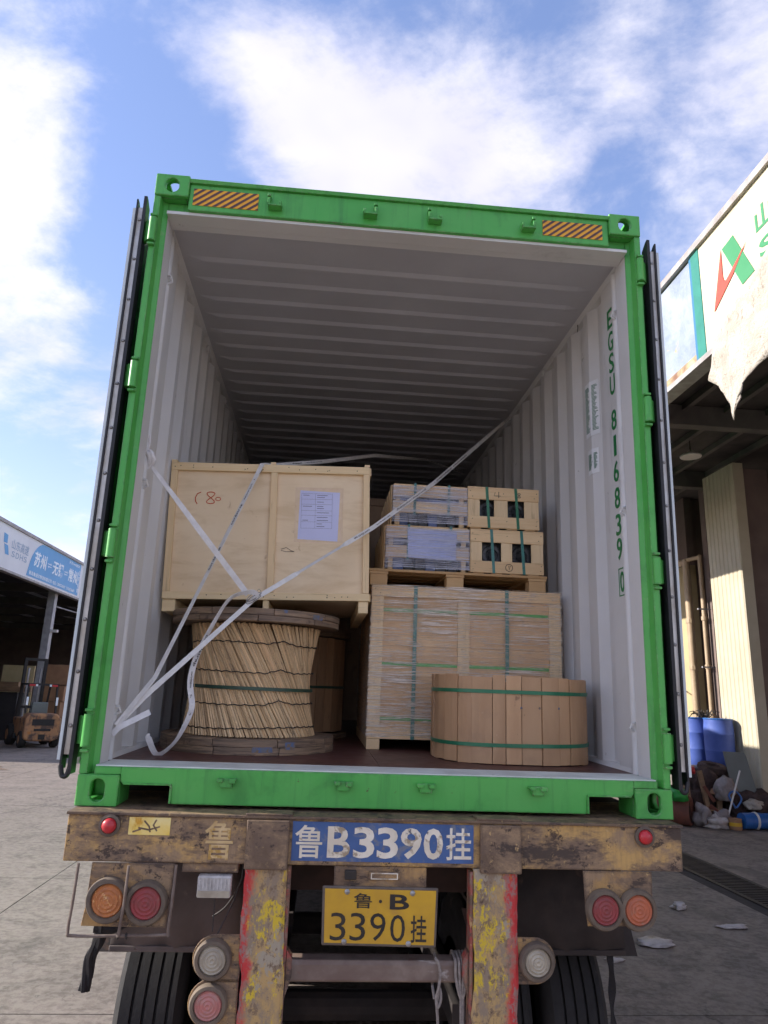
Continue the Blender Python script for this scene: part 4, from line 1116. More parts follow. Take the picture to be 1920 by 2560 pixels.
# corrugated side walls
def side_wall(s):
    prof = [(0.20, 1.176), (0.43, 1.176)]
    y = 0.43; outp = [1.212, 1.176]; k = 0
    while y < 11.9:
        prof.append((y + 0.068, outp[k % 2])); y += 0.068
        prof.append((y + 0.072, outp[k % 2])); y += 0.072
        k += 1
    for nm, off, mt in (('side_wall', 0.0, GREY), ('outer_side_skin', 0.003, GREEN_OUT)):
        mb = MB()
        v = []; f = []
        for (yy, xx) in prof:
            v += [(s * (xx + off), yy, 0.15 if off == 0 else 0.10), (s * (xx + off), yy, 2.74 if off == 0 else 2.80)]
        for i in range(len(prof) - 1):
            f.append((2 * i, 2 * i + 2, 2 * i + 3, 2 * i + 1))
        mb.add(v, f).build(nm, mt, CT, fixn=False)
    MB().prism([(s * 1.213, 2.80), (s * 1.213, 2.70), (s * 1.180, 2.70), (s * 1.145, 2.735), (s * 1.145, 2.80)], lambda x, z, y: (x, y, z), 0.165, 12.1).build('top_rail', GREY, CT)
    MB().prism([(s * 1.212, 0.151), (s * 1.212, 0.175), (s * 1.178, 0.172), (s * 1.165, 0.151)], lambda x, z, y: (x, y, z), 0.26, 12.1).build('kick_plate', GREY, CT)
side_wall(-1); side_wall(1)
# die-stamped roof
rv = []; rf = []
xs_ = [-1.20, -1.13, -1.04, -0.5, 0.0, 0.5, 1.04, 1.13, 1.20]; env = [0, 0, 1, 1, 1, 1, 1, 0, 0]
rp = [(0.15, 0.0)]
y = 0.441
while y < 11.9:
    rp += [(y - 0.034, 0.0), (y - 0.010, 1.0), (y + 0.010, 1.0), (y + 0.034, 0.0)]; y += 0.2025
rp.append((12.1, 0.0))
for (yy, a) in rp:
    for xx, e in zip(xs_, env): rv.append((xx, yy, 2.722 - 0.014 * a * e))
nx_ = len(xs_)
for i in range(len(rp) - 1):
    for j in range(nx_ - 1): rf.append((i * nx_ + j, i * nx_ + j + 1, (i + 1) * nx_ + j + 1, (i + 1) * nx_ + j))
MB().add(rv, rf).build('roof', ROOFGREY, CT, fixn=False)
box('roof_skin', GREEN_OUT, CT, -1.20, 1.20, 0.11, 12.1, 2.80, 2.86)
box('front_wall', GREY, CT, -1.21, 1.21, 12.05, 12.12, 0.1, 2.80)
for x in [i * 0.25 - 1.0 for i in range(9)]: box('front_rib', GREY, CT, x - 0.06, x + 0.06, 12.02, 12.049, 0.16, 2.70)

# writing and labels on the right wall
wx = 1.1745
chars = 'EGSU 816839'
zs = [2.485, 2.35, 2.225, 2.098, None, 1.90, 1.757, 1.617, 1.475, 1.335, 1.21]
for ch, z in zip(chars, zs):
    if z is None: continue
    w = 0.030 if ch == '1' else 0.062
    text('lettering', ch, WALLTEXT, CT, (wx, 0.318 + w / 2, z - 0.056), (0, -1, 0), (0, 0, 1), w, 0.112, 0.012)
text('lettering', '0', WALLTEXT, CT, (wx, 0.302 + 0.025, 1.042 - 0.052), (0, -1, 0), (0, 0, 1), 0.050, 0.104, 0.016)
fr = MB()
for (y0, y1, z0, z1) in ((0.262, 0.268, 0.972, 1.112), (0.336, 0.342, 0.972, 1.112), (0.268, 0.336, 0.972, 0.978), (0.268, 0.336, 1.106, 1.112)): fr.box(wx - 0.001, wx, y0, y1, z0, z1)
fr.build('check_digit_frame', WALLTEXT, CT)
def wall_label(y0, y1, z0, z1, rows, title):
    # the sheet follows the corrugation: one flat, one slope
    lb = MB().prism([(1.1745, y1), (1.1745, 0.6385), (1.1745 + (0.638 - y0) * 0.52, y0), (1.1735 + (0.638 - y0) * 0.52, y0 - 0.0006), (1.1735, 0.638), (1.1735, y1)], lambda x, y, z: (x, y, z), z0, z1).build('wall_label', LABEL, CT)
    rr = random.Random(rows)
    for k in range(rows):
        z = z1 - 0.03 - (z1 - z0 - 0.05) * k / rows
        L = rr.uniform(0.5, 1.0) * 0.058
        box('print_line', INKGREEN, lb, 1.1726, 1.1734, y1 - 0.006 - L, y1 - 0.006, z, z + 0.0042)
        d0, d1 = 0.012, 0.012 + rr.uniform(0.4, 1.0) * (0.638 - y0 - 0.02)
        MB().prism([(1.1732 + d0 * 0.52, 0.638 - d0 - 0.0008), (1.1732 + d1 * 0.52, 0.638 - d1 - 0.0008), (1.1726 + d1 * 0.52, 0.638 - d1 - 0.0016), (1.1726 + d0 * 0.52, 0.638 - d0 - 0.0016)], lambda x, y, zz: (x, y, zz), z, z + 0.0042).build('print_line', INKGREEN, lb)
    return lb
wall_label(0.578, 0.708, 1.925, 2.255, 34, '')
wall_label(0.592, 0.690, 1.700, 1.845, 14, '')
stroke('pen_mark', INK, CT, [(0.80, 2.72), (0.79, 2.69), (0.80, 2.66)], lambda y, z: (1.1744, y, z), 0.012)
# lashing rings under the roof rail
def ring(p, parent):
    pts = [(p[0] - 0.008, p[1] + 0.022 * math.cos(a), p[2] + 0.022 * math.sin(a)) for a in [k * math.pi / 8 for k in range(17)]]
    return MB().tube(pts, 0.005, 6).build('lashing_ring', GREY, parent)
for y in (1.44, 2.36, 3.6, 4.8): ring((1.165, y, 2.68), CT); ring((-1.165, y, 2.68), CT)

# ================================================================== TRAILER
TR = thing('trailer', 'dirty yellow container trailer with rusty rear beam and dual tyres', 'trailer', (0, 0, -BED))
MB().prism([(-0.100, -0.176), (-0.100, -0.0125), (-0.090, -0.0125), (-0.090, -0.166), (0.0, -0.166), (0.0, -0.176)], lambda y, z, x: (x, y, z), -1.204, 1.198).build('rear_beam', BEAM, TR, bevel=0.004)
box('beam_top', BEAMDARK, TR, -1.208, 1.202, -0.112, 0.45, -0.012, -0.0015, 0.002)
box('deck_light_block', CHASSIS, TR, -1.20, 1.20, 0.451, 12.2, -0.012, -0.002)  # added sheet, hides the bright ground below the container
box('under_light_block', CHASSIS, TR, -1.10, 1.10, 4.7, 5.3, -1.46, -0.40, 0.01)  # unseen box, added to block the view of sunlit ground
box('rail_light_block', CHASSIS, TR, -0.455, 0.455, 4.6, 4.66, -0.399, -0.03)  # added plates, close the bright gap left above the box
for s in (-1, 1): box('rail_light_block', CHASSIS, TR, s * 0.85 - 0.27, s * 0.85 + 0.27, 4.6, 4.66, -0.399, -0.03)
for s in (-1, 1):
    for k in range(4):
        box('side_sun_block', CHASSIS, TR, s * 1.16 - 0.012, s * 1.16 + 0.012, 4.3, 11.4, -1.46 + k * 0.27, -1.195 + k * 0.27)  # added boards, keep the low sun out from under the deck
    for yy in (0.93, 2.24, 3.55):
        MB().prism([(yy - 0.60, -0.62), (yy - 0.50, -0.47), (yy - 0.28, -0.40), (yy + 0.28, -0.40), (yy + 0.50, -0.47), (yy + 0.60, -0.62), (yy + 0.585, -0.625), (yy + 0.49, -0.483), (yy + 0.27, -0.412), (yy - 0.27, -0.412), (yy - 0.49, -0.483), (yy - 0.585, -0.625)], lambda y, z, x: (x, y, z), min(s * 0.56, s * 1.18), max(s * 0.56, s * 1.18)).build('mudguard', CHASSIS, TR)
for x in (-0.45, 0.45): box('wear_pad', BEAMDARK, TR, x - 0.09, x + 0.09, -0.1125, -0.02, -0.0012, 0.006, 0.002)
for (a, b) in ((-0.534, -0.368), (0.372, 0.538)):
    MB().prism([(a, -0.104), (a + 0.003, -0.125), (b - 0.003, -0.125), (b, -0.104)], lambda x, y, z: (x, y, z), -0.190, -0.016).build('bracket', BEAMDARK, TR, bevel=0.004)
pl = box('registration_panel', BLUEPLATE, TR, -0.358, 0.349, -0.1035, -0.1005, -0.160, -0.020)
text('lettering', '鲁', WORNWHITE, pl, (-0.347, -0.1037, -0.150), (1, 0, 0), (0, 0, 1), 0.105, 0.118, 0.008)
for ch, x, w in (('B', -0.222, 0.088), ('3', -0.122, 0.082), ('3', -0.030, 0.082), ('9', 0.062, 0.082), ('0', 0.152, 0.076)):
    text('lettering', ch, WORNWHITE, pl, (x, -0.1037, -0.147), (1, 0, 0), (0, 0, 1), w, 0.112, 0.022)
text('lettering', '挂', WORNWHITE, pl, (0.240, -0.1037, -0.148), (1, 0, 0), (0, 0, 1), 0.100, 0.116, 0.010)
text('faded_lettering', '鲁', GHOST, TR, (-0.690, -0.1004, -0.162), (1, 0, 0), (0, 0, 1), 0.108, 0.138, 0.008)
box('reflective_sticker', REFL, TR, -0.976, -0.822, -0.1025, -0.1005, -0.080, -0.018)
for pts_ in ([(-0.92, -0.03), (-0.90, -0.05), (-0.895, -0.07)], [(-0.94, -0.055), (-0.90, -0.062), (-0.86, -0.05)], [(-0.875, -0.026), (-0.885, -0.045), (-0.87, -0.066)], [(-0.96, -0.07), (-0.93, -0.06)]):
    stroke('scratch', BEAMDARK, TR, pts_, lambda x, z: (x, -0.1030, z), 0.006)
for x in (-1.046, 1.042):
    rg = MB().lathe([(0.0, 0.0), (0.040, 0.0), (0.040, 0.012), (0.030, 0.016), (0.027, 0.012), (0.0, 0.012)], (x, -0.1005, -0.048), (0, -1, 0), 24).build('marker_light', LAMPRING, TR, smooth=True)
    MB().lathe([(0.027, 0.012), (0.026, 0.022), (0.020, 0.030), (0.010, 0.034), (0.0, 0.035)], (x, -0.1005, -0.048), (0, -1, 0), 20).build('lens', RED_L, rg, smooth=True)

# uprights of the underrun guard
def upright(x0, x1, dx, mat, side):
    mb = MB()
    n = 26; rr = random.Random(int(x0 * 100))
    prof = []
    for k in range(n + 1):
        z = -0.178 - (1.05 - 0.178) * k / n
        t = -z
        bulge = 0.012 * mnoise.noise(Vector((x0, 0, z * 6))) + 0.004 * rr.uniform(-1, 1)
        sh = dx * (t - 0.178)
        prof.append((x0 + sh + bulge, x1 + sh + 0.5 * bulge, z))
    v = []; f = []
    for (a, b, z) in prof:
        v += [(a, -0.098, z), (a + 0.012, -0.106, z), (b - 0.012, -0.106, z), (b, -0.098, z), (b, -0.02, z), (a, -0.02, z)]
    for k in range(n):
        o_ = 6 * k
        for i in range(6): f.append((o_ + i, o_ + (i + 1) % 6, o_ + 6 + (i + 1) % 6, o_ + 6 + i))
    f += [(0, 1, 2, 3, 4, 5), tuple(6 * n + i for i in range(5, -1, -1))]
    return mb.add(v, f).build('upright', mat, TR)
upright(-0.532, -0.372, 0.030, POSTL, -1)
upright(0.352, 0.524, -0.004, POSTR, 1)
box('red_flange', REDPAINT, TR, -0.371, -0.354, -0.090, -0.03, -0.80, -0.18, 0.003)
box('red_flange', REDPAINT, TR, 0.338, 0.351, -0.095, -0.03, -0.80, -0.19, 0.003)
for (sx_, x) in ((-1, -0.352), (1, 0.336)):
    MB().prism([(x, -0.47), (x - sx_ * 0.020, -0.50), (x - sx_ * 0.022, -0.56), (x, -0.63)], lambda a, z, d: (a, -0.085 + d, z), 0, 0.05).build('gusset', REDPAINT, TR)
MB().prism([(-0.048, -0.515), (-0.055, -0.530), (-0.055, -0.582), (-0.048, -0.590), (0.02, -0.590), (0.02, -0.515)], lambda y, z, x: (x, y, z), -0.352, 0.336).build('crossbar', CROSSBAR, TR, bevel=0.004)

# lamps
def lamp_round(x, z, r, mat, yb=-0.106, ringm=LAMPRING, plate=None):
    o = MB().lathe([(0.0, 0.0), (r * 1.38, 0.0), (r * 1.40, 0.012), (r * 1.28, 0.026), (r * 1.06, 0.028), (r * 1.0, 0.016), (0.0, 0.016)], (x, yb, z), (0, -1, 0), 36).build('lamp', ringm, TR, smooth=True)
    prof = []
    for k in range(13):
        t = 1 - k / 12
        prof.append((r * t, 0.018 + 0.008 * (1 - t * t) + (0.0035 if k % 3 == 1 else 0.0)))
    prof[-1] = (0.0, prof[-1][1])
    MB().lathe(prof, (x, yb, z), (0, -1, 0), 32).build('lens', mat, o, smooth=True)
    return o
MB().prism([(-1.094, -0.1775), (-1.100, -0.33), (-1.108, -0.392), (-0.803, -0.396), (-0.790, -0.1775)], lambda x, z, d: (x, -0.104 + d, z), 0, 0.006).build('lamp_plate', LAMPPLATE, TR, bevel=0.002)
MB().prism([(0.786, -0.1775), (0.792, -0.30), (0.800, -0.374), (1.062, -0.372), (1.066, -0.1775)], lambda x, z, d: (x, -0.104 + d, z), 0, 0.006).build('lamp_plate', LAMPPLATE, TR, bevel=0.002)
lamp_round(-1.018, -0.302, 0.057, AMB_L); lamp_round(-0.879, -0.309, 0.056, REDD_L)
lamp_round(0.864, -0.312, 0.054, REDD_L); lamp_round(0.997, -0.311, 0.055, AMBR_L)
# round plated lamps low down beside the uprights
for (x, z, sgn, m) in ((-0.617, -0.500, -1, WHT_L), (-0.620, -0.647, -1, PNK_L), (0.594, -0.500, 1, WHT_L)):
    inner = -0.522 if sgn < 0 else 0.521
    r = 0.080
    arcp = [(x + sgn * r * math.sin(a), z + r * math.cos(a)) for a in [math.pi * k / 14 for k in range(15)]]
    MB().prism(arcp + [(inner, z - r), (inner, z + r)], lambda a, b, d: (a, -0.088 + d, b), 0, 0.007).build('lamp_plate', LAMPPLATE, TR, bevel=0.0015)
    lamp_round(x + sgn * 0.004, z, 0.050, m, yb=-0.089)
# rod cage round the left lamps
MB().tube(smooth_path([(-1.138, -0.12, -0.178), (-1.140, -0.125, -0.30), (-1.144, -0.125, -0.405), (-1.125, -0.125, -0.418), (-0.98, -0.125, -0.417), (-0.80, -0.125, -0.412), (-0.788, -0.125, -0.395), (-0.782, -0.12, -0.178)], 5), 0.0055, 8).build('lamp_cage', ROD, TR, smooth=True)
MB().tube([(-0.950, -0.143, -0.178), (-0.952, -0.145, -0.30), (-0.962, -0.135, -0.417)], 0.0055, 8).build('lamp_cage', ROD, TR, smooth=True)
for k in range(2): MB().lathe([(0.008, -0.004), (0.012, 0.0), (0.008, 0.004)], (-0.965 + k * 0.03, -0.125, -0.417), (1, 0, 0.1), 10).build('wire_tie', WIRE, TR)
# white work lamp
wl = box('work_lamp', CLEAR, TR, -0.700, -0.575, -0.115, -0.07, -0.292, -0.215, 0.006)
box('work_lamp_bracket', LAMPPLATE, TR, -0.765, -0.555, -0.09, -0.03, -0.209, -0.1775, 0.002)
for k in range(9): box('lens_rib', CLEAR, wl, -0.694 + k * 0.0135, -0.688 + k * 0.0135, -0.1185, -0.1152, -0.262, -0.222)
box('lens_lower', WHT_L, wl, -0.697, -0.578, -0.1172, -0.1152, -0.288, -0.266)
# number plate
PB = -0.112
box('plate_bracket', LAMPPLATE, TR, -0.190, 0.166, -0.100, -0.094, -0.262, -0.1775, 0.002)
tl = MB()
pf = MB().prism([(-0.232, -0.243), (-0.226, -0.446), (0.206, -0.452), (0.212, -0.246)], lambda x, z, d: (x, PB + d, z), 0.0, 0.010).build('number_plate', PLATEEDGE, TR, bevel=0.006)
MB().prism([(-0.222, -0.252), (-0.2165, -0.436), (0.197, -0.442), (0.203, -0.255)], lambda x, z, d: (x, PB - 0.0016 + d, z), 0.0, 0.0012).build('plate_face', PLATEYEL, pf)
def ptext(ch, x, z, w, h, b=0.0): text('lettering', ch, BLACKPAINT, pf, (x, PB - 0.0018, z), (1, 0, 0.0 - 0.012), (0, 0, 1), w, h, b, th=0.0014)
ptext('鲁', -0.112, -0.318, 0.070, 0.052, 0.006); ptext('·', -0.016, -0.300, 0.012, 0.012); ptext('B', 0.026, -0.321, 0.074, 0.052, 0.02)
for ch, x in (('3', -0.196), ('3', -0.122), ('9', -0.046)): ptext(ch, x, -0.428, 0.058, 0.094, -0.005)
ptext('0', 0.030, -0.431, 0.056, 0.092, -0.005); ptext('挂', 0.108, -0.433, 0.060, 0.092, 0.008)
for (x, z) in ((-0.138, -0.262), (0.112, -0.264), (-0.142, -0.432), (0.100, -0.437)):
    MB().lathe([(0.010, 0.0), (0.010, 0.004), (0.006, 0.007), (0, 0.0075)], (x, PB - 0.001, z), (0, -1, 0), 12).build('bolt', STEEL, pf, smooth=True)
nl = box('plate_lamp', LAMPPLATE, TR, -0.058, 0.062, -0.112, -0.1002, -0.222, -0.192, 0.004)
for (x0, x1, z0, z1) in ((-0.048, 0.052, -0.199, -0.196), (-0.048, 0.052, -0.218, -0.215), (-0.050, -0.046, -0.218, -0.196), (0.050, 0.054, -0.218, -0.196)): box('lamp_rim', WORNWHITE, nl, x0, x1, -0.1145, -0.112, z0, z1)
MB().box(-0.15, -0.105, -0.115, -0.1002, -0.222, -0.188).build('bulb_holder', BLACKPAINT, TR, bevel=0.004)

# chassis
for s in (-1, 1):
    x = s * 0.47
    MB().box(x - 0.07, x + 0.07, -0.019, 11.5, -0.030, -0.013).box(x - 0.006, x + 0.006, -0.019, 11.5, -0.38, -0.0301).box(x - 0.07, x + 0.07, -0.019, 11.5, -0.398, -0.3805).build('chassis_rail', CHASSIS, TR)
for y in (0.55, 1.5, 2.6, 3.8, 5.2, 7, 9):
    box('chassis_crossmember', CHASSISBRN, TR, -0.46, 0.46, y, y + 0.06, -0.30, -0.10)
box('chassis_crossmember', CHASSISBRN, TR, -0.46, 0.46, 0.18, 0.24, -0.335, -0.205)
MB().prism([(0.335, -0.36), (0.46, -0.36), (0.46, -0.75)], lambda x, z, d: (x, 0.05 + d, z), 0, 0.012).build('brace', CHASSISBRN, TR)
for s in (-1, 1):
    a, b = sorted((s * 0.55, s * 1.07))
    mf = MB()
    n = 10; v = []; f = []
    for k in range(n + 1):
        x = a + (b - a) * k / n
        t = (x - a) / (b - a) * 2 - 1
        low = -0.560 + 0.012 * t
        v += [(x, 0.215, -0.18), (x, 0.23 + 0.01 * math.sin(k * 1.3), -0.38), (x, 0.205 + 0.008 * math.sin(k * 2.1), low)]
    for k in range(n): f += [(3 * k, 3 * k + 3, 3 * k + 4, 3 * k + 1), (3 * k + 1, 3 * k + 4, 3 * k + 5, 3 * k + 2)]
    mo = mf.add(v, f).build('mud_flap', MUD if s < 0 else CHASSIS, TR, smooth=True)
    mo.modifiers.new('thick', 'SOLIDIFY').thickness = 0.01
    box('flap_hem', MUD if s < 0 else CHASSIS, TR, a, b, 0.190, 0.222, -0.574, -0.552, 0.004)

# axles and dual wheels
def wheel(x, y, w, zc):
    r = 0.52
    xin = x - w / 2
    prof = [(0.30, 0.0), (0.44, -0.012), (0.495, 0.0), (0.515, 0.02)]
    g_ = [0.075, 0.125, 0.175, 0.225]
    px = 0.02
    for gx in g_:
        if gx > w - 0.03: break
        prof += [(0.52, px + 0.004), (0.52, gx - 0.006), (0.503, gx - 0.005), (0.503, gx + 0.005), (0.52, gx + 0.006)]
        px = gx + 0.006
    prof += [(0.52, w - 0.022), (0.515, w - 0.02), (0.495, w), (0.44, w + 0.012), (0.30, w), (0.30, 0.0)]
    wr = MB().lathe([(0.30, 0.02), (0.29, 0.03), (0.26, 0.10), (0.0, 0.10), (0.0, 0.12), (0.26, 0.12), (0.29, w - 0.03), (0.30, w - 0.02)], (xin, y, zc), (1, 0, 0), 28).build('wheel', RIM, TR, smooth=True)
    MB().lathe(prof, (xin, y, zc), (1, 0, 0), 56).build('tyre', TYRE, wr, smooth=True)
    return wr
for y in (0.93, 2.24, 3.55):
    zc = -BED + 0.52 - math.tan(R(1)) * y
    for x in (-0.945, -0.60, 0.60, 0.945): wheel(x, y, 0.275, zc)
    MB().cyl((-1.04, y, zc), (1.04, y, zc), 0.065, n=12).build('axle', CHASSIS, TR)
    for s in (-1, 1): box('spring', CHASSIS, TR, s * 0.41 - 0.04, s * 0.41 + 0.04, y - 0.5, y + 0.5, zc + 0.09, zc + 0.20, 0.004)
for s in (-1, 1):
    for (y0, y1) in ((1.44, 1.73), (2.75, 3.04), (4.06, 4.29)):
        box('wheel_sun_block', CHASSIS, TR, s * 1.075 - 0.008, s * 1.075 + 0.008, y0, y1, -1.52, -0.42)  # added panels, stop sunlight coming through between the wheels
# landing legs far forward
for s in (-1, 1):
    box('landing_leg', CHASSIS, TR, s * 0.55 - 0.06, s * 0.55 + 0.06, 8.4, 8.52, -BED - 0.147, -0.40)
# cables
MB().tube(smooth_path([(-0.535, -0.03, -0.19), (-0.56, -0.03, -0.30), (-0.615, -0.07, -0.425), (-0.618, -0.08, -0.43)], 5), 0.003, 6).build('cable', WIRE, TR)
MB().tube([(-0.638, -0.05, -0.29), (-0.635, -0.06, -0.42)], 0.0025, 6).build('cable', WIRE, TR)
MB().tube(smooth_path([(-0.540, -0.06, -0.182), (-0.545, -0.05, -0.25), (-0.60, 0.05, -0.36), (-0.66, 0.12, -0.42)], 5), 0.004, 6).build('cable', WIRE, TR)

# rags and ropes hanging from the trailer
rg = MB()
P_ = [(-1.085, 0.12, -0.40), (-1.082, 0.12, -0.46), (-1.095, 0.12, -0.52), (-1.118, 0.12, -0.57), (-1.12, 0.12, -0.64), (-1.128, 0.12, -0.685)]
for k in range(4):
    rg.tube(smooth_path([(p[0] + 0.012 * math.cos(k * 1.6 + i), p[1] + 0.012 * math.sin(k * 1.6 + i), p[2]) for i, p in enumerate(P_)], 4), 0.012, 6)
rg.tube([(-1.115, 0.12, -0.465), (-1.05, 0.12, -0.47), (-0.98, 0.14, -0.44)], 0.02, 8)
tag(rg.build('rag', RAG, None, smooth=True), 'frayed black rag tied below the left lamp plate', 'rag')
tp = MB(); pts = smooth_path([(1.005, 0.215, -0.56), (1.012, 0.21, -0.66), (1.008, 0.21, -0.78), (1.016, 0.21, -0.90), (1.004, 0.21, -1.02)], 6)
ws = [Vector((0.012 + 0.004 * math.sin(i * 0.9), 0.008 * math.cos(i * 0.5), 0)) for i in range(len(pts))]
tag(tp.ribbon(pts, ws, 0.004).build('hanging_strap', RAG, None), 'dark ragged strap hanging at the right mud flap', 'strap')
# loose grey ropes looped over the crossbar
def rope(pathlist, label, r=0.006):
    mb = MB()
    for p in pathlist: mb.tube(smooth_path(p, 6), r, 8)
    return tag(mb.build('rope', ROPE, None, smooth=True), label, 'rope', 'ropes on the crossbar')
rope([[(0.214, -0.062, -0.505), (0.222, -0.068, -0.515), (0.231, -0.069, -0.55), (0.226, -0.068, -0.60), (0.217, -0.066, -0.635), (0.222, -0.066, -0.665), (0.232, -0.064, -0.655), (0.236, -0.062, -0.63), (0.230, -0.06, -0.605), (0.222, -0.06, -0.655), (0.226, -0.06, -0.72), (0.232, -0.06, -0.85)],
      [(0.214, -0.062, -0.505), (0.216, -0.04, -0.509), (0.218, 0.01, -0.509), (0.218, 0.026, -0.53), (0.216, 0.026, -0.59), (0.212, 0.0, -0.60), (0.208, -0.04, -0.610), (0.212, -0.06, -0.64)]],
     'thin grey rope hanging in a loop from the crossbar', 0.0055)
rope([[(0.290 + k * 0.014, 0.03, -0.56), (0.290 + k * 0.014, 0.025, -0.507), (0.290 + k * 0.014, -0.03, -0.506), (0.290 + k * 0.014, -0.064, -0.515), (0.291 + k * 0.0145, -0.068, -0.56), (0.300 + k * 0.009, -0.068, -0.605), (0.312 + k * 0.002, -0.066, -0.64)] for k in range(4)] +
     [[(0.312, -0.066, -0.63), (0.313, -0.066, -0.70), (0.314, -0.066, -0.90)], [(0.320, -0.066, -0.63), (0.320, -0.066, -0.72), (0.322, -0.066, -0.90)]],
     'white grey rope wound four times round the crossbar end', 0.0058)

# ================================================================== CARGO
# ---- plywood crate on the reels
CZ = 0.858
PC = thing('plywood_crate', 'large pale plywood crate with a paper sheet, standing on cable reels', 'crate', (-0.60, 0.87, CZ))
PC.rotation_euler = (0, R(-1.9), 0); PC.location = (-0.605, 0.87, CZ + 0.008)
x0, x1, yf, yb = -1.160, -0.035, 0.880, 1.98
zb, zt = 0.925, 1.700
MB().box(x0 + 0.012, x1 - 0.012, yf, yb, zb + 0.004, zt - 0.006).build('panel', PLY, PC)
bt_ = 0.022
def batten(a, b, c, d, m=PINEX, nm='batten', y=None):
    return MB().box(a, b, yf - bt_, yf - 0.0005, c, d).build(nm, m, PC, bevel=0.002)
batten(x0, x1, zt - 0.045, zt)                      # top
batten(x0, x1, zb, zb + 0.040)                      # bottom
batten(x0, x0 + 0.036, zb + 0.041, zt - 0.046, PINEZ)
batten(x1 - 0.036, x1, zb + 0.041, zt - 0.046, PINEZ)
batten(-0.600, -0.562, zb + 0.041, zt - 0.046, PINEZ)
for xx in (x0, x1 - 0.03, -0.605): MB().box(xx, xx + 0.03, yf - bt_ - 0.0, yf + 0.05, zt + 0.0005, zt + 0.014).build('batten_end', PINEX, PC)
box('side_batten', PINEX, PC, x1 - 0.0115, x1 + 0.010, yf, yb, zt - 0.045, zt)
box('side_batten', PINEX, PC, x1 - 0.0115, x1 + 0.010, yf, yb, zb, zb + 0.04)
box('side_batten', PINEX, PC, x1 - 0.0115, x1 + 0.010, yb - 0.04, yb, zb + 0.041, zt - 0.046)
for (a, b) in ((x0 + 0.002, x0 + 0.072), (-0.617, -0.585), (x1 - 0.058, x1 - 0.004)):
    MB().box(a, b, yf - 0.012, yb, CZ, zb - 0.001).build('skid', PINEX, PC, bevel=0.003)
rr = random.Random(6)
for k in range(26):
    side = k % 2
    nx = rr.uniform(x0 + 0.02, x1 - 0.02); nz = (zb + rr.uniform(0.01, 0.03)) if side else (zt - rr.uniform(0.012, 0.034))
    MB().lathe([(0.003, 0.0), (0.003, 0.001), (0, 0.0015)], (nx, yf - bt_ - 0.0002, nz), (0, -1, 0), 6).build('nail', IRON, PC)
YP = yf - 0.001
f_ = lambda x, z: (x, YP, z)
box('tape', TAPE, PC, -0.460, -0.185, YP - 0.0006, YP, 1.255, 1.575)
sh = MB().prism([(-0.432, 1.557), (-0.205, 1.548), (-0.215, 1.262), (-0.440, 1.272)], lambda x, z, d: (x, YP - 0.0008 - d, z), 0, 0.0008).build('paper_sheet', PAPER, PC)
YT = YP - 0.0018
for k, (z, n) in enumerate(((1.527, 2), (1.515, 1), (1.488, 1), (1.462, 2), (1.450, 1), (1.425, 1), (1.398, 1), (1.380, 2), (1.360, 1), (1.345, 1))):
    for j in range(n):
        L = rr.uniform(0.03, 0.075); xs0 = -0.415 if j == 0 and n == 2 else -0.335
        box('print_line', INKGREY, sh, xs0, xs0 + L, YT - 0.0003, YT, z, z + 0.0035)
for z in (1.538, 1.505, 1.475, 1.438, 1.410, 1.372, 1.335): box('table_rule', INKGREY, sh, -0.424, -0.248, YT - 0.0002, YT + 0.0001, z, z + 0.0012)
for x in (-0.424, -0.345, -0.249): box('table_rule', INKGREY, sh, x, x + 0.0012, YT - 0.0004, YT - 0.0002, 1.335, 1.539)
# red crayon marks C80
ck = lambda x, z: (x, YP - 0.0004, z)
arc_c = [(-1.022 + 0.030 * (1 - math.sin(t)), 1.500 + 0.034 * math.cos(t)) for t in [math.pi * k / 10 for k in range(11)]]
stroke('crayon_mark', REDINK, PC, [(-0.990, 1.532), (-1.010, 1.522), (-1.020, 1.500), (-1.018, 1.478), (-1.008, 1.462)], ck, 0.005)
stroke('crayon_mark', REDINK, PC, [(-0.935 + 0.022 * math.sin(2 * t) , 1.500 + 0.034 * math.cos(t)) for t in [2 * math.pi * k / 28 for k in range(29)]], ck, 0.005)
stroke('crayon_mark', REDINK, PC, [(-0.893 + 0.014 * math.cos(t), 1.494 + 0.010 * math.sin(t)) for t in [2 * math.pi * k / 14 for k in range(15)]], ck, 0.004)
stroke('pencil_mark', ROD, PC, [(-0.53, 1.212), (-0.50, 1.222), (-0.475, 1.205), (-0.455, 1.2), (-0.50, 1.198), (-0.53, 1.205)], ck, 0.003)

# ---- cable reel of cane sticks
FLZ = 0.15
RC = Vector((-0.657, 1.005, 0)); RR_ = 0.461
RL = thing('cable_reel', 'wooden cable reel wrapped in slanting cane sticks under the plywood crate', 'reel', (RC.x, RC.y, FLZ))
def flange(z0, z1, par, c, r, seed, nb=9):
    """Wheel of planks: each board is its own piece of the disc."""
    fl = None
    rr = random.Random(seed)
    edges = [-r + 2 * r * k / nb for k in range(nb + 1)]
    for k in range(nb):
        a, b = edges[k] + 0.0015, edges[k + 1] - 0.0015
        m = 8; poly = []
        for i in range(m + 1):
            y = a + (b - a) * i / m
            poly.append((math.sqrt(max(r * r - y * y, 1e-5)), y))
        for i in range(m, -1, -1):
            y = a + (b - a) * i / m
            poly.append((-math.sqrt(max(r * r - y * y, 1e-5)), y))
        dz = rr.uniform(-0.002, 0.002)
        MB().prism(poly, lambda x, y, z: (c.x + x, c.y + y, z), z0 + max(dz, 0), z1 + min(dz, 0)).build('flange_board', OLDX, par)
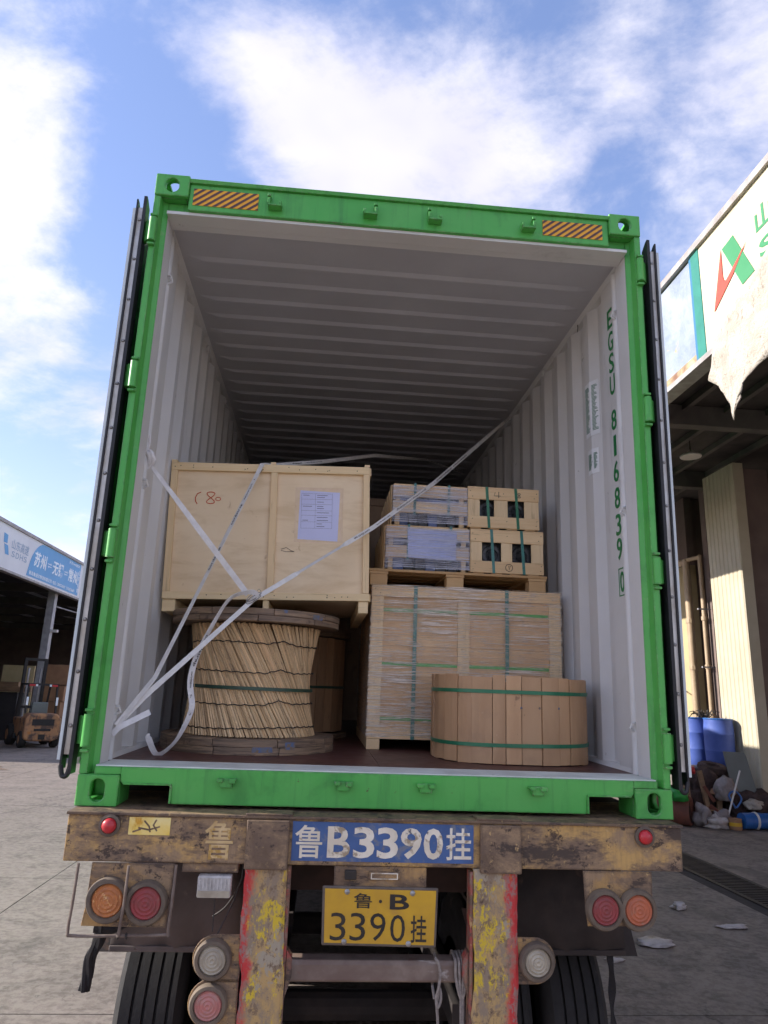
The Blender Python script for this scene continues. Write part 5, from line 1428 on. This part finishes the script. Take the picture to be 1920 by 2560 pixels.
def flange_rim(z0, z1, par, c, r, seed):
    """Outer lamination of curved segments."""
    rr = random.Random(seed); n = 9; a = rr.uniform(0, 1)
    for k in range(n):
        a1 = a + 2 * math.pi / n - 0.006
        m = 10
        pts = [(c.x + r * math.cos(a + (a1 - a) * i / m), c.y + r * math.sin(a + (a1 - a) * i / m)) for i in range(m + 1)]
        ins = [(c.x + (r - 0.05) * math.cos(a + (a1 - a) * i / m), c.y + (r - 0.05) * math.sin(a + (a1 - a) * i / m)) for i in range(m, -1, -1)]
        MB().prism(pts + ins, lambda x, y, z: (x, y, z), z0, z1).build('flange_segment', OLDX, par, bevel=0.003)
        a += 2 * math.pi / n
flange(FLZ + 0.004, FLZ + 0.072, RL, RC, RR_ - 0.051, 1)
flange_rim(FLZ, FLZ + 0.036, RL, RC, RR_, 2); flange_rim(FLZ + 0.0365, FLZ + 0.074, RL, RC, RR_ - 0.002, 3)
ZT0, ZT1 = 0.793, CZ - 0.001
flange(ZT0 + 0.002, ZT1 - 0.001, RL, RC, RR_ - 0.051, 4)
flange_rim(ZT0, ZT0 + 0.030, RL, RC, RR_ - 0.003, 5); flange_rim(ZT0 + 0.0305, ZT1, RL, RC, RR_, 6)
# blue paint smears on the rim
for (x, z0, z1, w) in ((-0.545, 0.165, 0.190, 0.05), (-0.415, 0.178, 0.212, 0.028), (-0.315, 0.820, 0.846, 0.035), (-0.48, 0.840, 0.855, 0.012)):
    y = RC.y - math.sqrt(max((RR_ + 0.001) ** 2 - (x - RC.x) ** 2, 0))
    ang = math.atan2(y - RC.y, x - RC.x)
    n = 6; half = w / RR_
    pts = [(RC.x + (RR_ + 0.0012) * math.cos(ang + half * (2 * i / n - 1)), RC.y + (RR_ + 0.0012) * math.sin(ang + half * (2 * i / n - 1))) for i in range(n + 1)]
    ins = [(RC.x + (RR_ + 0.0004) * math.cos(ang + half * (2 * i / n - 1)), RC.y + (RR_ + 0.0004) * math.sin(ang + half * (2 * i / n - 1))) for i in range(n, -1, -1)]
    MB().prism(pts + ins, lambda a, b, z: (a, b, z), z0, z1).build('paint_smear', BLUEMARK, RL)
MB().lathe([(0.0, 0.0), (0.285, 0.0), (0.285, 0.565), (0.0, 0.565)], (RC.x, RC.y, FLZ + 0.076), (0, 0, 1), 40).build('core', STAVED, RL)
# sticks: twisted round the core so that the bundle is waisted
NST = 186
RT = 0.347
zlo, zhi = FLZ + 0.075, ZT0 - 0.001
stick_me = None
rr = random.Random(21)
TW = R(-45)
for k in range(NST):
    a = 2 * math.pi * k / NST + rr.uniform(-0.004, 0.004)
    tw = TW * (1.0 + 0.25 * math.sin(a * 1.0 + 2.2)) + rr.uniform(-0.03, 0.03)
    rb_ = RT + rr.uniform(-0.006, 0.006); rt_ = RT + rr.uniform(-0.006, 0.006)
    p = Vector((RC.x + rb_ * math.cos(a - tw / 2), RC.y + rb_ * math.sin(a - tw / 2), zlo))
    q = Vector((RC.x + rt_ * math.cos(a + tw / 2), RC.y + rt_ * math.sin(a + tw / 2), zhi - rr.uniform(0, 0.008)))
    mid = (p + q) / 2
    d = (q - p); L = d.length; d.normalize()
    rad = Vector((mid.x - RC.x, mid.y - RC.y, 0)).normalized()
    rad = (rad - d * rad.dot(d)).normalized(); tang = d.cross(rad)
    if stick_me is None:
        w, t = 0.0062, 0.0034
        stick_me = bpy.data.meshes.new('stick')
        vv = []; 
        for z in (-0.5, 0.5): vv += [(-w, -t, z), (-w * 0.4, t, z), (w * 0.4, t, z), (w, -t, z)]
        stick_me.from_pydata(vv, [], [(3, 2, 1, 0), (4, 5, 6, 7), (0, 1, 5, 4), (1, 2, 6, 5), (2, 3, 7, 6), (3, 0, 4, 7)])
        stick_me.materials.append(STICKM)
    o = bpy.data.objects.new('stick', stick_me)
    o.parent = RL
    m = Matrix((tang, rad, d)).transposed().to_4x4()
    m = m @ Matrix.Diagonal((1.0, 1.0, L, 1.0))
    m.translation = mid - ORG[RL.name]
    o.matrix_local = m
    COL.objects.link(o)
def reel_r(z):
    t = (z - zlo) / (zhi - zlo) * 2 - 1
    c0 = math.cos(TW / 2)
    return RT * math.sqrt(c0 * c0 + (1 - c0 * c0) * t * t)
for k, z0 in enumerate((0.690, 0.545, 0.385, 0.268)):
    pts = []
    for i in range(121):
        a = 2 * math.pi * i / 120
        z = z0 + 0.006 * math.sin(a * 2 + k) + 0.003 * math.sin(i * 1.9) + (0.018 if i % 120 > 96 and k < 3 else 0) * math.exp(-((i - 100) / 3.0) ** 2)
        r = reel_r(z) + 0.007 + 0.0015 * math.sin(i * 2.7)
        pts.append((RC.x + r * math.cos(a), RC.y + r * math.sin(a), z))
    MB().tube(pts, 0.0028, 5).build('binding_wire', WIRE, RL)
def hoop(nm, mat, par, c, rfun, z, h, n=64, th=0.002, tilt=0.0):
    v = []; f = []
    for i in range(n):
        a = 2 * math.pi * i / n
        r = rfun(a)
        zz = z + tilt * math.cos(a)
        for dr, dz in ((0, -h / 2), (th, -h / 2), (th, h / 2), (0, h / 2)): v.append((c.x + (r + dr) * math.cos(a), c.y + (r + dr) * math.sin(a), zz + dz))
    for i in range(n):
        j = (i + 1) % n
        for k in range(4): f.append((i * 4 + k, j * 4 + k, j * 4 + (k + 1) % 4, i * 4 + (k + 1) % 4))
    return MB().add(v, f).build(nm, mat, par, smooth=True)
hoop('strap', STRAPD, RL, RC, lambda a: reel_r(0.465) + 0.0075, 0.462, 0.017, tilt=-0.004)

# ---- second reel behind it, cased in staves
R2 = Vector((-0.520, 2.03, 0))
DR = thing('cable_reel', 'dark stave-covered reel standing behind the cane reel', 'reel', (R2.x, R2.y, FLZ))
flange(FLZ + 0.001, FLZ + 0.03, DR, R2, 0.43, 7, 7)
flange(0.80, CZ - 0.001, DR, R2, 0.43, 8, 7)
st_me = None
for k in range(34):
    a = 2 * math.pi * k / 34
    if st_me is None:
        st = MB().box(-0.034, 0.034, -0.006, 0.006, 0, 0.60).build('stave', STAVED, DR, org=(0, 0, 0)); st_me = st.data
        o = st
    else:
        o = bpy.data.objects.new('stave', st_me); COL.objects.link(o); o.parent = DR
    o.location = (0.388 * math.cos(a), 0.388 * math.sin(a), 0.04 + rr.uniform(0, 0.006)); o.rotation_euler = (0, 0, a + math.pi / 2)
hoop('strap', STRAPD, DR, R2, lambda a: 0.397, 0.475, 0.016)

# ---- stave-covered oval box in front
SC = Vector((0.722, 0.80, 0))
SB = thing('stave_coil', 'low round bundle cased in upright veneer staves with two green straps', 'bundle', (SC.x, SC.y, FLZ))
SA, SBb, SE = 0.402, 0.352, 2.5
def oval(a, e=0.0):
    c, s_ = abs(math.cos(a)), abs(math.sin(a))
    return 1.0 / ((c / (SA + e)) ** SE + (s_ / (SBb + e)) ** SE) ** (1 / SE)
# equal arc-length placement
samp = [(oval(a), a) for a in [2 * math.pi * k / 720 for k in range(720)]]
pts = [Vector((r * math.cos(a), r * math.sin(a), 0)) for r, a in samp]
cum = [0]
for i in range(720): cum.append(cum[-1] + (pts[(i + 1) % 720] - pts[i]).length)
rr = random.Random(31)
pos = 0.0; k = 0
while pos < cum[-1] - 0.03:
    w = rr.choice((0.066, 0.080, 0.092, 0.100, 0.074))
    w = min(w, cum[-1] - pos)
    def at_len(s_):
        i = 0
        lo, hi = 0, 720
        while lo < hi:
            m_ = (lo + hi) // 2
            if cum[m_] < s_: lo = m_ + 1
            else: hi = m_
        return pts[lo % 720]
    gap = 0.0035 if k % 4 == 1 else 0.0015
    n = 3; out = [at_len(pos + gap + (w - 2 * gap) * i / n) for i in range(n + 1)]
    off = rr.uniform(-0.0045, 0.0025)
    ins = [p - p.normalized() * 0.013 for p in reversed(out)]
    out = [p + p.normalized() * off for p in out]
    z0 = FLZ + 0.0005 + rr.uniform(0, 0.006); z1 = 0.566 + rr.uniform(-0.006, 0.006)
    MB().prism([(p.x, p.y) for p in out + ins], lambda x, y, z: (SC.x + x, SC.y + y, z), z0, z1).build('stave', STAVE, SB, bevel=0.0012)
    pos += w; k += 1
MB().prism([((oval(a) - 0.016) * math.cos(a), (oval(a) - 0.016) * math.sin(a)) for a in [2 * math.pi * i / 48 for i in range(48)]], lambda x, y, z: (SC.x + x, SC.y + y, z), FLZ + 0.01, 0.54).build('core', STAVED, SB)
hoop('strap', STRAPG, SB, SC, lambda a: oval(a) + 0.002, 0.492, 0.018, 96)
hoop('strap', STRAPG, SB, SC, lambda a: oval(a) + 0.002, 0.242, 0.018, 96, tilt=0.004)
for (x, z) in ((0.70, 0.418), (0.79, 0.420), (0.885, 0.421)):
    a = math.atan2(-math.sqrt(max(0.0, SBb ** 2 * (1 - min(1, (abs(x - SC.x) / SA)) ** 2))), x - SC.x)
    r = oval(a) + 0.0022
    MB().lathe([(0.006, 0), (0.005, 0.0008), (0, 0.001)], (SC.x + r * math.cos(a), SC.y + r * math.sin(a), z), (math.cos(a), math.sin(a), 0), 8).build('paint_dot', BLUEMARK, SB)

# ---- big wrapped crate on the right
WX0, WX1, WY0, WY1, WZ0, WZ1 = -0.010, 1.128, 1.100, 2.25, 0.208, 1.078
WC = thing('wrapped_crate', 'big film-wrapped wooden crate with green straps behind the stave bundle', 'crate', (0.56, 1.67, FLZ))
zc_ = WZ0 + 0.07
nb = 5
for k in range(nb):
    a = WZ0 + 0.002 + (WZ1 - WZ0 - 0.004) * k / nb
    b = WZ0 + 0.002 + (WZ1 - WZ0 - 0.004) * (k + 1) / nb - 0.0015
    box('board', WRAPWOOD, WC, WX0 + 0.01, WX1 - 0.01, WY0 + 0.016, WY0 + 0.032, a, b)
box('side_panel', WRAPWOOD, WC, WX0 + 0.002, WX0 + 0.0095, WY0 + 0.033, WY1, WZ0, WZ1)
box('side_panel', WRAPWOOD, WC, WX1 - 0.0095, WX1 - 0.002, WY0 + 0.033, WY1, WZ0, WZ1)
box('top_panel', WRAPWOOD, WC, WX0 + 0.01, WX1 - 0.01, WY0 + 0.033, WY1, WZ1 - 0.02, WZ1 - 0.003)
box('back_panel', WRAPWOOD, WC, WX0 + 0.01, WX1 - 0.01, WY1 - 0.02, WY1 - 0.001, WZ0, WZ1 - 0.021)
for (a, b, c, d, m) in ((WX0, WX1, WZ1 - 0.065, WZ1, CRATEX), (WX0, WX1, WZ0, WZ0 + 0.06, CRATEX), (WX0, WX0 + 0.072, WZ0 + 0.061, WZ1 - 0.066, PINEZ), (WX1 - 0.072, WX1, WZ0 + 0.061, WZ1 - 0.066, PINEZ), (0.505, 0.575, WZ0 + 0.061, WZ1 - 0.066, PINEZ)):
    MB().box(a, b, WY0, WY0 + 0.0155, c, d).build('batten', m, WC, bevel=0.002)
for (a, b) in ((WX0, WX0 + 0.075), (0.50, 0.58), (WX1 - 0.075, WX1)):
    MB().box(a, b, WY0 + 0.003, WY1, FLZ, WZ0 - 0.001).build('skid', CRATEX, WC, bevel=0.003)
for z in (0.936, 0.624, 0.318):
    for (a, b) in ((WX0 + 0.073, 0.504), (0.576, WX1 - 0.073)):
        box('strap', STRAPL, WC, a, b, WY0 + 0.0135, WY0 + 0.0155, z - 0.009 - 0.0, z + 0.009)
for x in (0.250, 0.800):
    box('strap', STRAPB, WC, x - 0.011, x + 0.011, WY0 - 0.0025, WY0 - 0.0005, WZ0, WZ1)
    box('strap', STRAPB, WC, x - 0.011, x + 0.011, WY0 - 0.0025, WY1, WZ1 + 0.0005, WZ1 + 0.002)
def film_box(nm, par, x0, x1, y0, y1, z0, z1, mat, seed):
    """Stretch film pulled round a load: slightly wavy skin, open at the top and bottom."""
    N_ = 26; v = []; f = []
    per = [(x0 + (x1 - x0) * i / N_, y0) for i in range(N_)] + [(x1, y0 + (y1 - y0) * i / 4) for i in range(4)] + [(x1 - (x1 - x0) * i / N_, y1) for i in range(N_)] + [(x0, y1 - (y1 - y0) * i / 4) for i in range(4)]
    M_ = len(per); K = 14
    for j in range(K + 1):
        z = z0 + (z1 - z0) * j / K
        for (x, y) in per:
            d = 0.003 * mnoise.noise(Vector((x * 7 + seed, y * 7, z * 18)))
            v.append((x, y + d - 0.001, z + (0.006 * mnoise.noise(Vector((x * 9, seed, 2))) if j in (0, K) else 0)))
    for j in range(K):
        for i in range(M_): f.append((j * M_ + i, j * M_ + (i + 1) % M_, (j + 1) * M_ + (i + 1) % M_, (j + 1) * M_ + i))
    return MB().add(v, f).build(nm, mat, par, smooth=True)
film_box('stretch_film', WC, WX0 - 0.006, WX1 + 0.006, WY0 - 0.008, WY1 + 0.004, WZ0 + 0.01, WZ1 + 0.006, FILM, 4)

def nails(par, pts, y):
    for (x, z) in pts: MB().lathe([(0.0028, 0.0), (0.0028, 0.0008), (0, 0.001)], (x, y - 0.0003, z), (0, -1, 0), 6).build('nail', IRON, par)
nails(WC, [(WX0 + 0.02, WZ1 - 0.02), (WX0 + 0.05, WZ1 - 0.045), (0.53, WZ1 - 0.02), (0.555, WZ1 - 0.045), (WX1 - 0.02, WZ1 - 0.022), (WX1 - 0.05, WZ1 - 0.045), (0.53, 0.72), (0.55, 0.715), (0.54, 0.68), (0.535, 0.50), (0.55, 0.38), (WX0 + 0.03, WZ0 + 0.02), (WX0 + 0.05, WZ0 + 0.045), (0.20, WZ0 + 0.03), (0.36, WZ0 + 0.03)], WY0)
# ---- pallet on the wrapped crate
PZ = WZ1 + 0.0075
PL = thing('pallet', 'pine pallet between the wrapped crate and the four small crates', 'pallet', (0.53, 1.6, PZ))
for x in (0.030, 0.495, 1.005):
    for y in (1.155, 1.55, 2.0): MB().box(x - 0.052, x + 0.052, y, y + 0.09, PZ, PZ + 0.068).build('block', PALLETW, PL, bevel=0.003)
for x in (0.030, 0.495, 1.005): box('stringer_board', PALLETW, PL, x - 0.056, x + 0.056, 1.152, 2.10, PZ + 0.0685, PZ + 0.084)
for k in range(7):
    y = 1.148 + k * 0.14
    MB().box(-0.030, 1.066, y, y + 0.11, PZ + 0.0845, PZ + 0.100).build('deck_board', PALLETW, PL, bevel=0.002)
DZ = PZ + 0.1005

# ---- four small crates: two slatted on the left, two with square windows on the right
def slatted(x0, x1, z0, z1, label, paper, lean):
    c = thing('slatted_crate', label, 'crate', ((x0 + x1) / 2, 1.6, z0), 'small crates on the pallet')
    y0, y1 = 1.152, 2.02
    h = z1 - z0
    for (a, b) in ((z1 - 0.072, z1), (z0 + 0.075, z0 + 0.150)):
        MB().box(x0, x1, y0, y0 + 0.016, a, b).build('slat', CRATEX, c, bevel=0.002)
        for s_ in (x0, x1 - 0.016): MB().box(s_, s_ + 0.016, y0 + 0.0165, y1, a, b).build('slat', CRATEX, c, bevel=0.002)
    for s_ in (x0 + 0.017, x1 - 0.045): MB().box(s_, s_ + 0.028, y0 + 0.0165, y0 + 0.045, z0, z1 - 0.002).build('corner_post', PINEZ, c)
    for k in range(5): box('top_board', CRATEX, c, x0 + 0.005, x1 - 0.005, y0 + 0.02 + k * 0.17, y0 + 0.15 + k * 0.17, z1 + 0.0005, z1 + 0.012)
    for k in range(6): box('end_slat', CRATEX, c, x0 - 0.010, x0 - 0.0005, y0 + 0.05 + k * 0.14, y0 + 0.13 + k * 0.14, z0, z1 + 0.01)
    rr = random.Random(int(z0 * 1000))
    for k in range(6):
        a = x0 + 0.05 + (x1 - x0 - 0.1) * k / 6
        MB().box(a, a + (x1 - x0 - 0.12) / 6, y0 + 0.05 + rr.uniform(0, 0.05), y1 - 0.05, z0 + 0.004, z1 - 0.01 - rr.uniform(0, 0.02)).build('packed_part', BLACKSTUFF if k % 3 else BLUEFILM, c, bevel=0.006)
    for x in (x0 + 0.135, x1 - 0.115):
        MB().prism([(x - 0.008, z0 + 0.06), (x + 0.008, z0 + 0.06), (x + 0.010, z1 + 0.012), (x - 0.006, z1 + 0.012)], lambda a, b, d: (a, y0 - 0.0022 + d, b), 0, 0.0016).build('strap', STRAPB, c)
        box('strap', STRAPB, c, x - 0.006, x + 0.010, y0 - 0.0022, y1, z1 + 0.0125, z1 + 0.014)
    if paper:
        MB().prism([(x0 + 0.135, z0 + 0.075), (x0 + 0.13, z1 - 0.012), (x0 + 0.435, z1 - 0.018), (x0 + 0.43, z0 + 0.068)], lambda a, b, d: (a, y0 - 0.006 + d, b), 0, 0.001).build('paper_label', PAPERB, c)
    else:
        MB().prism([(x0 + 0.02, z0 + 0.155), (x0 + 0.02, z1 - 0.078), (x1 - 0.05, z1 - 0.085), (x1 - 0.05, z0 + 0.155)], lambda a, b, d: (a, y0 + 0.017 + d, b), 0, 0.001).build('blue_bag', BLUEFILM, c)
    film_box('stretch_film', c, x0 - 0.003, x1 + 0.003, y0 - 0.009, y1 + 0.004, z0 + 0.01, z1 - 0.004, FILMW, z0 * 7)
    return c
def windowed(x0, x1, z0, z1, label, wins, marks):
    c = thing('windowed_crate', label, 'crate', ((x0 + x1) / 2, 1.6, z0), 'small crates on the pallet')
    y0, y1 = 1.150, 2.02
    tz = z1 - 0.072; bz = z0 + 0.078
    MB().box(x0, x1, y0, y0 + 0.016, tz, z1).build('board', CRATEX, c, bevel=0.002)
    MB().box(x0, x1, y0, y0 + 0.016, z0 + 0.006, bz).build('board', CRATEX, c, bevel=0.002)
    edges = [x0] + [e for w in wins for e in w] + [x1]
    for k in range(0, len(edges), 2): MB().box(edges[k] + 0.001, edges[k + 1] - 0.001, y0 + 0.004, y0 + 0.0165, bz + 0.0005, tz - 0.0005).build('upright_board', PINEZ, c, bevel=0.0015)
    for (a, b) in wins:
        MB().lathe([(0.0, 0.0), (0.035, 0.0), (0.04, 0.006), (0.06, 0.007), (0.066, 0.0)], ((a + b) / 2 + 0.012, y0 + 0.06, (bz + tz) / 2 - 0.012), (0, -1, 0), 20).build('machine_part', BLACKSTUFF, c, smooth=True)
    box('packed_part', BLACKSTUFF, c, x0 + 0.03, x1 - 0.03, y0 + 0.0605, y1 - 0.04, z0 + 0.02, z1 - 0.02)
    box('side_board', CRATEX, c, x1 - 0.0155, x1 - 0.0005, y0 + 0.017, y1, tz, z1 - 0.001)
    box('side_board', CRATEX, c, x1 - 0.0155, x1 - 0.0005, y0 + 0.017, y1, z0 + 0.006, bz)
    box('side_board', CRATEX, c, x0 + 0.0005, x0 + 0.0155, y0 + 0.017, y1, z0 + 0.006, z1 - 0.001)
    box('top_board', CRATEX, c, x0, x1, y0, y1, z1 + 0.0005, z1 + 0.008)
    for k in range(4): box('foot', CRATEX, c, x0 + 0.02 + k * 0.115, x0 + 0.085 + k * 0.115, y0 + 0.01, y1, z0, z0 + 0.0055)
    for (a, b) in wins:
        x = (a + b) / 2
        MB().prism([(x + 0.004, z0 + 0.004), (x + 0.021, z0 + 0.004), (x + 0.006, z1 + 0.009), (x - 0.012, z1 + 0.009)], lambda p, q_, d: (p, y0 - 0.002 + d, q_), 0, 0.0016).build('strap', STRAPG if z0 > 1.4 else STRAPB, c)
    nails(c, [(x0 + 0.015, z1 - 0.02), (x0 + 0.03, z1 - 0.055), (x1 - 0.015, z1 - 0.02), (x1 - 0.03, z1 - 0.05), (x0 + 0.018, z0 + 0.025), (x0 + 0.03, z0 + 0.06), (x1 - 0.02, z0 + 0.03), (x1 - 0.015, z0 + 0.06), ((x0 + x1) / 2, z1 - 0.03), ((x0 + x1) / 2 + 0.02, z0 + 0.05)], y0)
    for mk in marks: stroke('pen_mark', INK, c, mk, lambda x, z: (x, y0 - 0.0006, z), 0.0035)
    return c
L0, L1 = DZ, DZ + 0.268
U0 = L1 + 0.014
slatted(0.066, 0.578, L0, L1, 'lower film-wrapped slatted crate with a blue paper label', True, 0)
slatted(0.100, 0.563, U0, U0 + 0.250, 'upper film-wrapped slatted crate above the labelled one', False, 0)
def circ(x, z, r, n=14): return [(x + r * math.cos(2 * math.pi * k / n), z + r * math.sin(2 * math.pi * k / n)) for k in range(n + 1)]
windowed(0.586, 1.046, L0, L1, 'lower pine crate with two square windows, circled mark below them', ((0.661, 0.780), (0.850, 0.969)),
         [circ(0.828, L0 + 0.042, 0.022), [(0.826, L0 + 0.055), (0.830, L0 + 0.030)]])
windowed(0.568, 1.022, U0, U0 + 0.258, 'upper pine crate with two square windows, pen marks above them', ((0.646, 0.736), (0.823, 0.928)),
         [[(0.742, U0 + 0.235), (0.735, U0 + 0.212), (0.775, U0 + 0.213)], [(0.765, U0 + 0.24), (0.764, U0 + 0.2)],
          [(0.895 + 0.008 * math.sin(2 * t), U0 + 0.222 + 0.014 * math.cos(t)) for t in [2 * math.pi * k / 20 for k in range(21)]]])

# ---- crates further in
def back_crate(x0, x1, y0, y1, z0, z1, label):
    c = thing('back_crate', label, 'crate', ((x0 + x1) / 2, (y0 + y1) / 2, z0))
    n = 5
    for k in range(n):
        a = x0 + (x1 - x0) * k / n
        box('board', BACKWOOD, c, a + 0.001, a + (x1 - x0) / n - 0.001, y0 + 0.014, y0 + 0.03, z0 + 0.08, z1)
    box('body', BACKWOOD, c, x0, x1, y0 + 0.031, y1, z0 + 0.08, z1)
    for z in (z0 + 0.08, z1 - 0.06): box('batten', BACKWOOD, c, x0, x1, y0, y0 + 0.0135, z, z + 0.06)
    for x in (x0, x1 - 0.07): box('skid', BACKWOOD, c, x, x + 0.07, y0, y1, z0, z0 + 0.0795)
    return c
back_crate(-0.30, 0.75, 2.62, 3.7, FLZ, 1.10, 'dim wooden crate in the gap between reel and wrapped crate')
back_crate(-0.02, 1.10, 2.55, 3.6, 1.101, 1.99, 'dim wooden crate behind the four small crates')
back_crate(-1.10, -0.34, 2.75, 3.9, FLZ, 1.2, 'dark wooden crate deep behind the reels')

# ---- lashing straps
def strap(name, label, pts, w, mat, nrm, twist=None, words=(), th=0.0016, caps=None, group='white lashing straps'):
    P = [Vector(p) for p in pts]
    dense = []
    for i in range(len(P) - 1):
        n = max(2, int((P[i + 1] - P[i]).length / 0.03))
        for k in range(n): dense.append(P[i].lerp(P[i + 1], k / n))
    dense.append(P[-1])
    return ribbon_obj(name, label, dense, w, mat, nrm, twist, words, th, group)
CAMP = Vector((-0.28, -3.05, 0.505))
def ribbon_obj(name, label, dense, w, mat, nrm, twist, words, th, group):
    ws = []; n = len(dense)
    tot = n - 1
    for i, p in enumerate(dense):
        d = (dense[min(i + 1, tot)] - dense[max(i - 1, 0)]).normalized()
        nv = Vector(nrm) if nrm is not None else (CAMP - p).normalized()
        side = d.cross(nv).normalized()
        up = side.cross(d).normalized()
        t = twist(i / tot) if twist else 0.0
        ws.append((side * math.cos(t) + up * math.sin(t)) * (w / 2))
    root = thing(name, label, 'strap', dense[0], group)
    MB().ribbon(dense, ws, th).build('webbing', mat, root)
    for (body, f0, f1, hh, flip, m) in words:
        i0 = int(f0 * tot); i1 = max(i0 + 1, int(f1 * tot))
        a, b = dense[i0], dense[i1]
        if flip: a, b = b, a
        d = (b - a); L = d.length; d.normalize()
        sv = ws[(i0 + i1) // 2].normalized()
        nd = d.cross(sv)
        if nd.dot(CAMP - a) < 0: sv = -sv; nd = -nd
        o_ = a - sv * (w * hh / 2) + nd * (th * 0.5 + 0.0006)
        text('print', body, m, root, o_, d, sv, L, w * hh, 0.01, th=0.0004)
    return root
AN = (-1.150, 0.205, 0.292)
strap('lashing_strap', 'white strap slanting from the left wall eye down to the buckle', [(-1.165, 0.235, 1.50), (-1.13, 0.26, 1.46), (-0.668, 0.50, 0.915)], 0.028, WEB, None, lambda t: 1.15 - 1.15 * min(1, t * 1.6))
strap('lashing_strap', 'printed strap rising over the plywood crate from the lower left anchor',
      [AN, (-1.03, 0.30, 0.50), (-0.687, 0.848, 1.700), (-0.64, 0.92, 1.722), (-0.344, 1.5, 1.949), (0.05, 2.3, 2.28), (0.60, 3.3, 2.60), (1.165, 4.15, 2.74)], 0.026, WEBD, None, lambda t: 0.95 * math.sin(t * 7.0 + 0.6) if t < 0.3 else 0.55 + 0.5 * math.sin(t * 9.0),
      [('cordstrap', 0.16, 0.185, 0.62, False, INK), ('cordstrap', 0.215, 0.24, 0.62, False, INK), ('cordstrap', 0.275, 0.30, 0.62, False, INK), ('www.cordstrap.com', 0.245, 0.27, 0.4, False, INK), ('cordstrap', 0.35, 0.375, 0.55, True, INK), ('www.cordstrap.com', 0.385, 0.42, 0.4, True, INK)])
BUC = (-0.640, 0.505, 0.892)
strap('lashing_strap', 'long printed strap from the lower left anchor through the buckle to the right wall',
      [AN, (-1.06, 0.27, 0.415), BUC, (-0.035, 0.845, 1.369), (0.344, 1.132, 1.730), (1.160, 2.34, 2.700)], 0.025, WEBD, None, lambda t: 0.1 + (0.95 if 0.28 < t < 0.36 else 0.35 * math.sin(t * 8)),
      [('cordstrap', 0.47, 0.50, 0.6, True, INK), ('www.cordstrap.com', 0.43, 0.46, 0.42, True, INK), ('cordstrap', 0.385, 0.415, 0.55, True, INK), ('cordstrap', 0.545, 0.575, 0.6, True, INK), ('www.cordstrap.com', 0.505, 0.54, 0.42, True, INK),
       ('www.cordstrap.com', 0.58, 0.615, 0.42, True, INK), ('cordstrap', 0.62, 0.65, 0.6, True, INK), ('www.cordstrap.com', 0.655, 0.69, 0.42, True, INK), ('cordstrap', 0.695, 0.72, 0.6, True, INK)])
tailp = smooth_path([(-0.636, 0.500, 0.895), (-0.628, 0.485, 0.920), (-0.665, 0.478, 0.925), (-0.745, 0.47, 0.893), (-0.800, 0.46, 0.800), (-0.868, 0.45, 0.640), (-0.893, 0.45, 0.545), (-0.897, 0.45, 0.470), (-0.880, 0.45, 0.364), (-0.915, 0.45, 0.260), (-0.950, 0.45, 0.200), (-1.000, 0.45, 0.158), (-1.030, 0.45, 0.165), (-1.062, 0.45, 0.225), (-1.058, 0.45, 0.232)], 7)
ribbon_obj('lashing_strap', 'loose strap tail dangling from the buckle down to the floor', tailp, 0.028, WEB, None, lambda t: 0.15 + 0.9 * math.sin(t * 6.5) ** 2, [('cordstrap', 0.33, 0.42, 0.6, False, INK), ('www.cordstrap.com', 0.44, 0.52, 0.4, False, INK), ('cordstrap', 0.54, 0.60, 0.6, False, INK)], 0.0016, 'white lashing straps')
ribbon_obj('lashing_strap', 'short cut strap end sticking out at the lower left anchor', smooth_path([(-1.160, 0.20, 0.255), (-1.135, 0.20, 0.285), (-1.09, 0.215, 0.312), (-1.02, 0.235, 0.352)], 6), 0.026, WEB, None, lambda t: 0.35, [], 0.0016, 'white lashing straps')
kn = MB()
for k in range(5):
    a = k * 1.3
    kn.tube(smooth_path([(-1.165, 0.232, 1.55 - 0.01 * k), (-1.150 + 0.012 * math.cos(a), 0.215, 1.53), (-1.138 + 0.012 * math.sin(a), 0.225, 1.50), (-1.155, 0.245, 1.475 + 0.012 * math.cos(a))], 4), 0.010, 6)
kn.tube(smooth_path([(-1.165, 0.225, 1.63), (-1.158, 0.22, 1.59), (-1.162, 0.225, 1.55)], 4), 0.006, 6)
tag(kn.build('strap_knot', WEB, None, smooth=True), 'white strap knot tied at the left wall eye', 'knot')
bk = thing('strap_buckle', 'small wire buckle joining the straps above the reel flange', 'buckle', BUC)
for k in range(2):
    MB().tube(smooth_path([Vector(BUC) + Vector(p) for p in ((-0.030, -0.012, -0.012 + k * 0.012), (-0.010, -0.015, 0.010 + k * 0.012), (0.025, -0.012, 0.026 + k * 0.01), (0.034, -0.010, 0.016 + k * 0.01), (0.0, -0.012, -0.012 + k * 0.01), (-0.026, -0.012, -0.024 + k * 0.012), (-0.030, -0.012, -0.012 + k * 0.012))], 4), 0.0022, 6).build('wire_frame', STEEL, bk, smooth=True)
MB().tube(smooth_path([Vector(BUC) + Vector(p) for p in ((0.0, -0.014, 0.012), (0.02, -0.02, 0.045), (0.03, -0.02, 0.05), (0.04, -0.018, 0.03))], 4), 0.0012, 5).build('thread', STEEL, bk)

# ------------------------------------------------------------------ put the truck frame into the yard
bpy.context.view_layer.update()
for o in TRUCK:
    o.matrix_basis = T @ o.matrix_basis
bpy.context.view_layer.update()
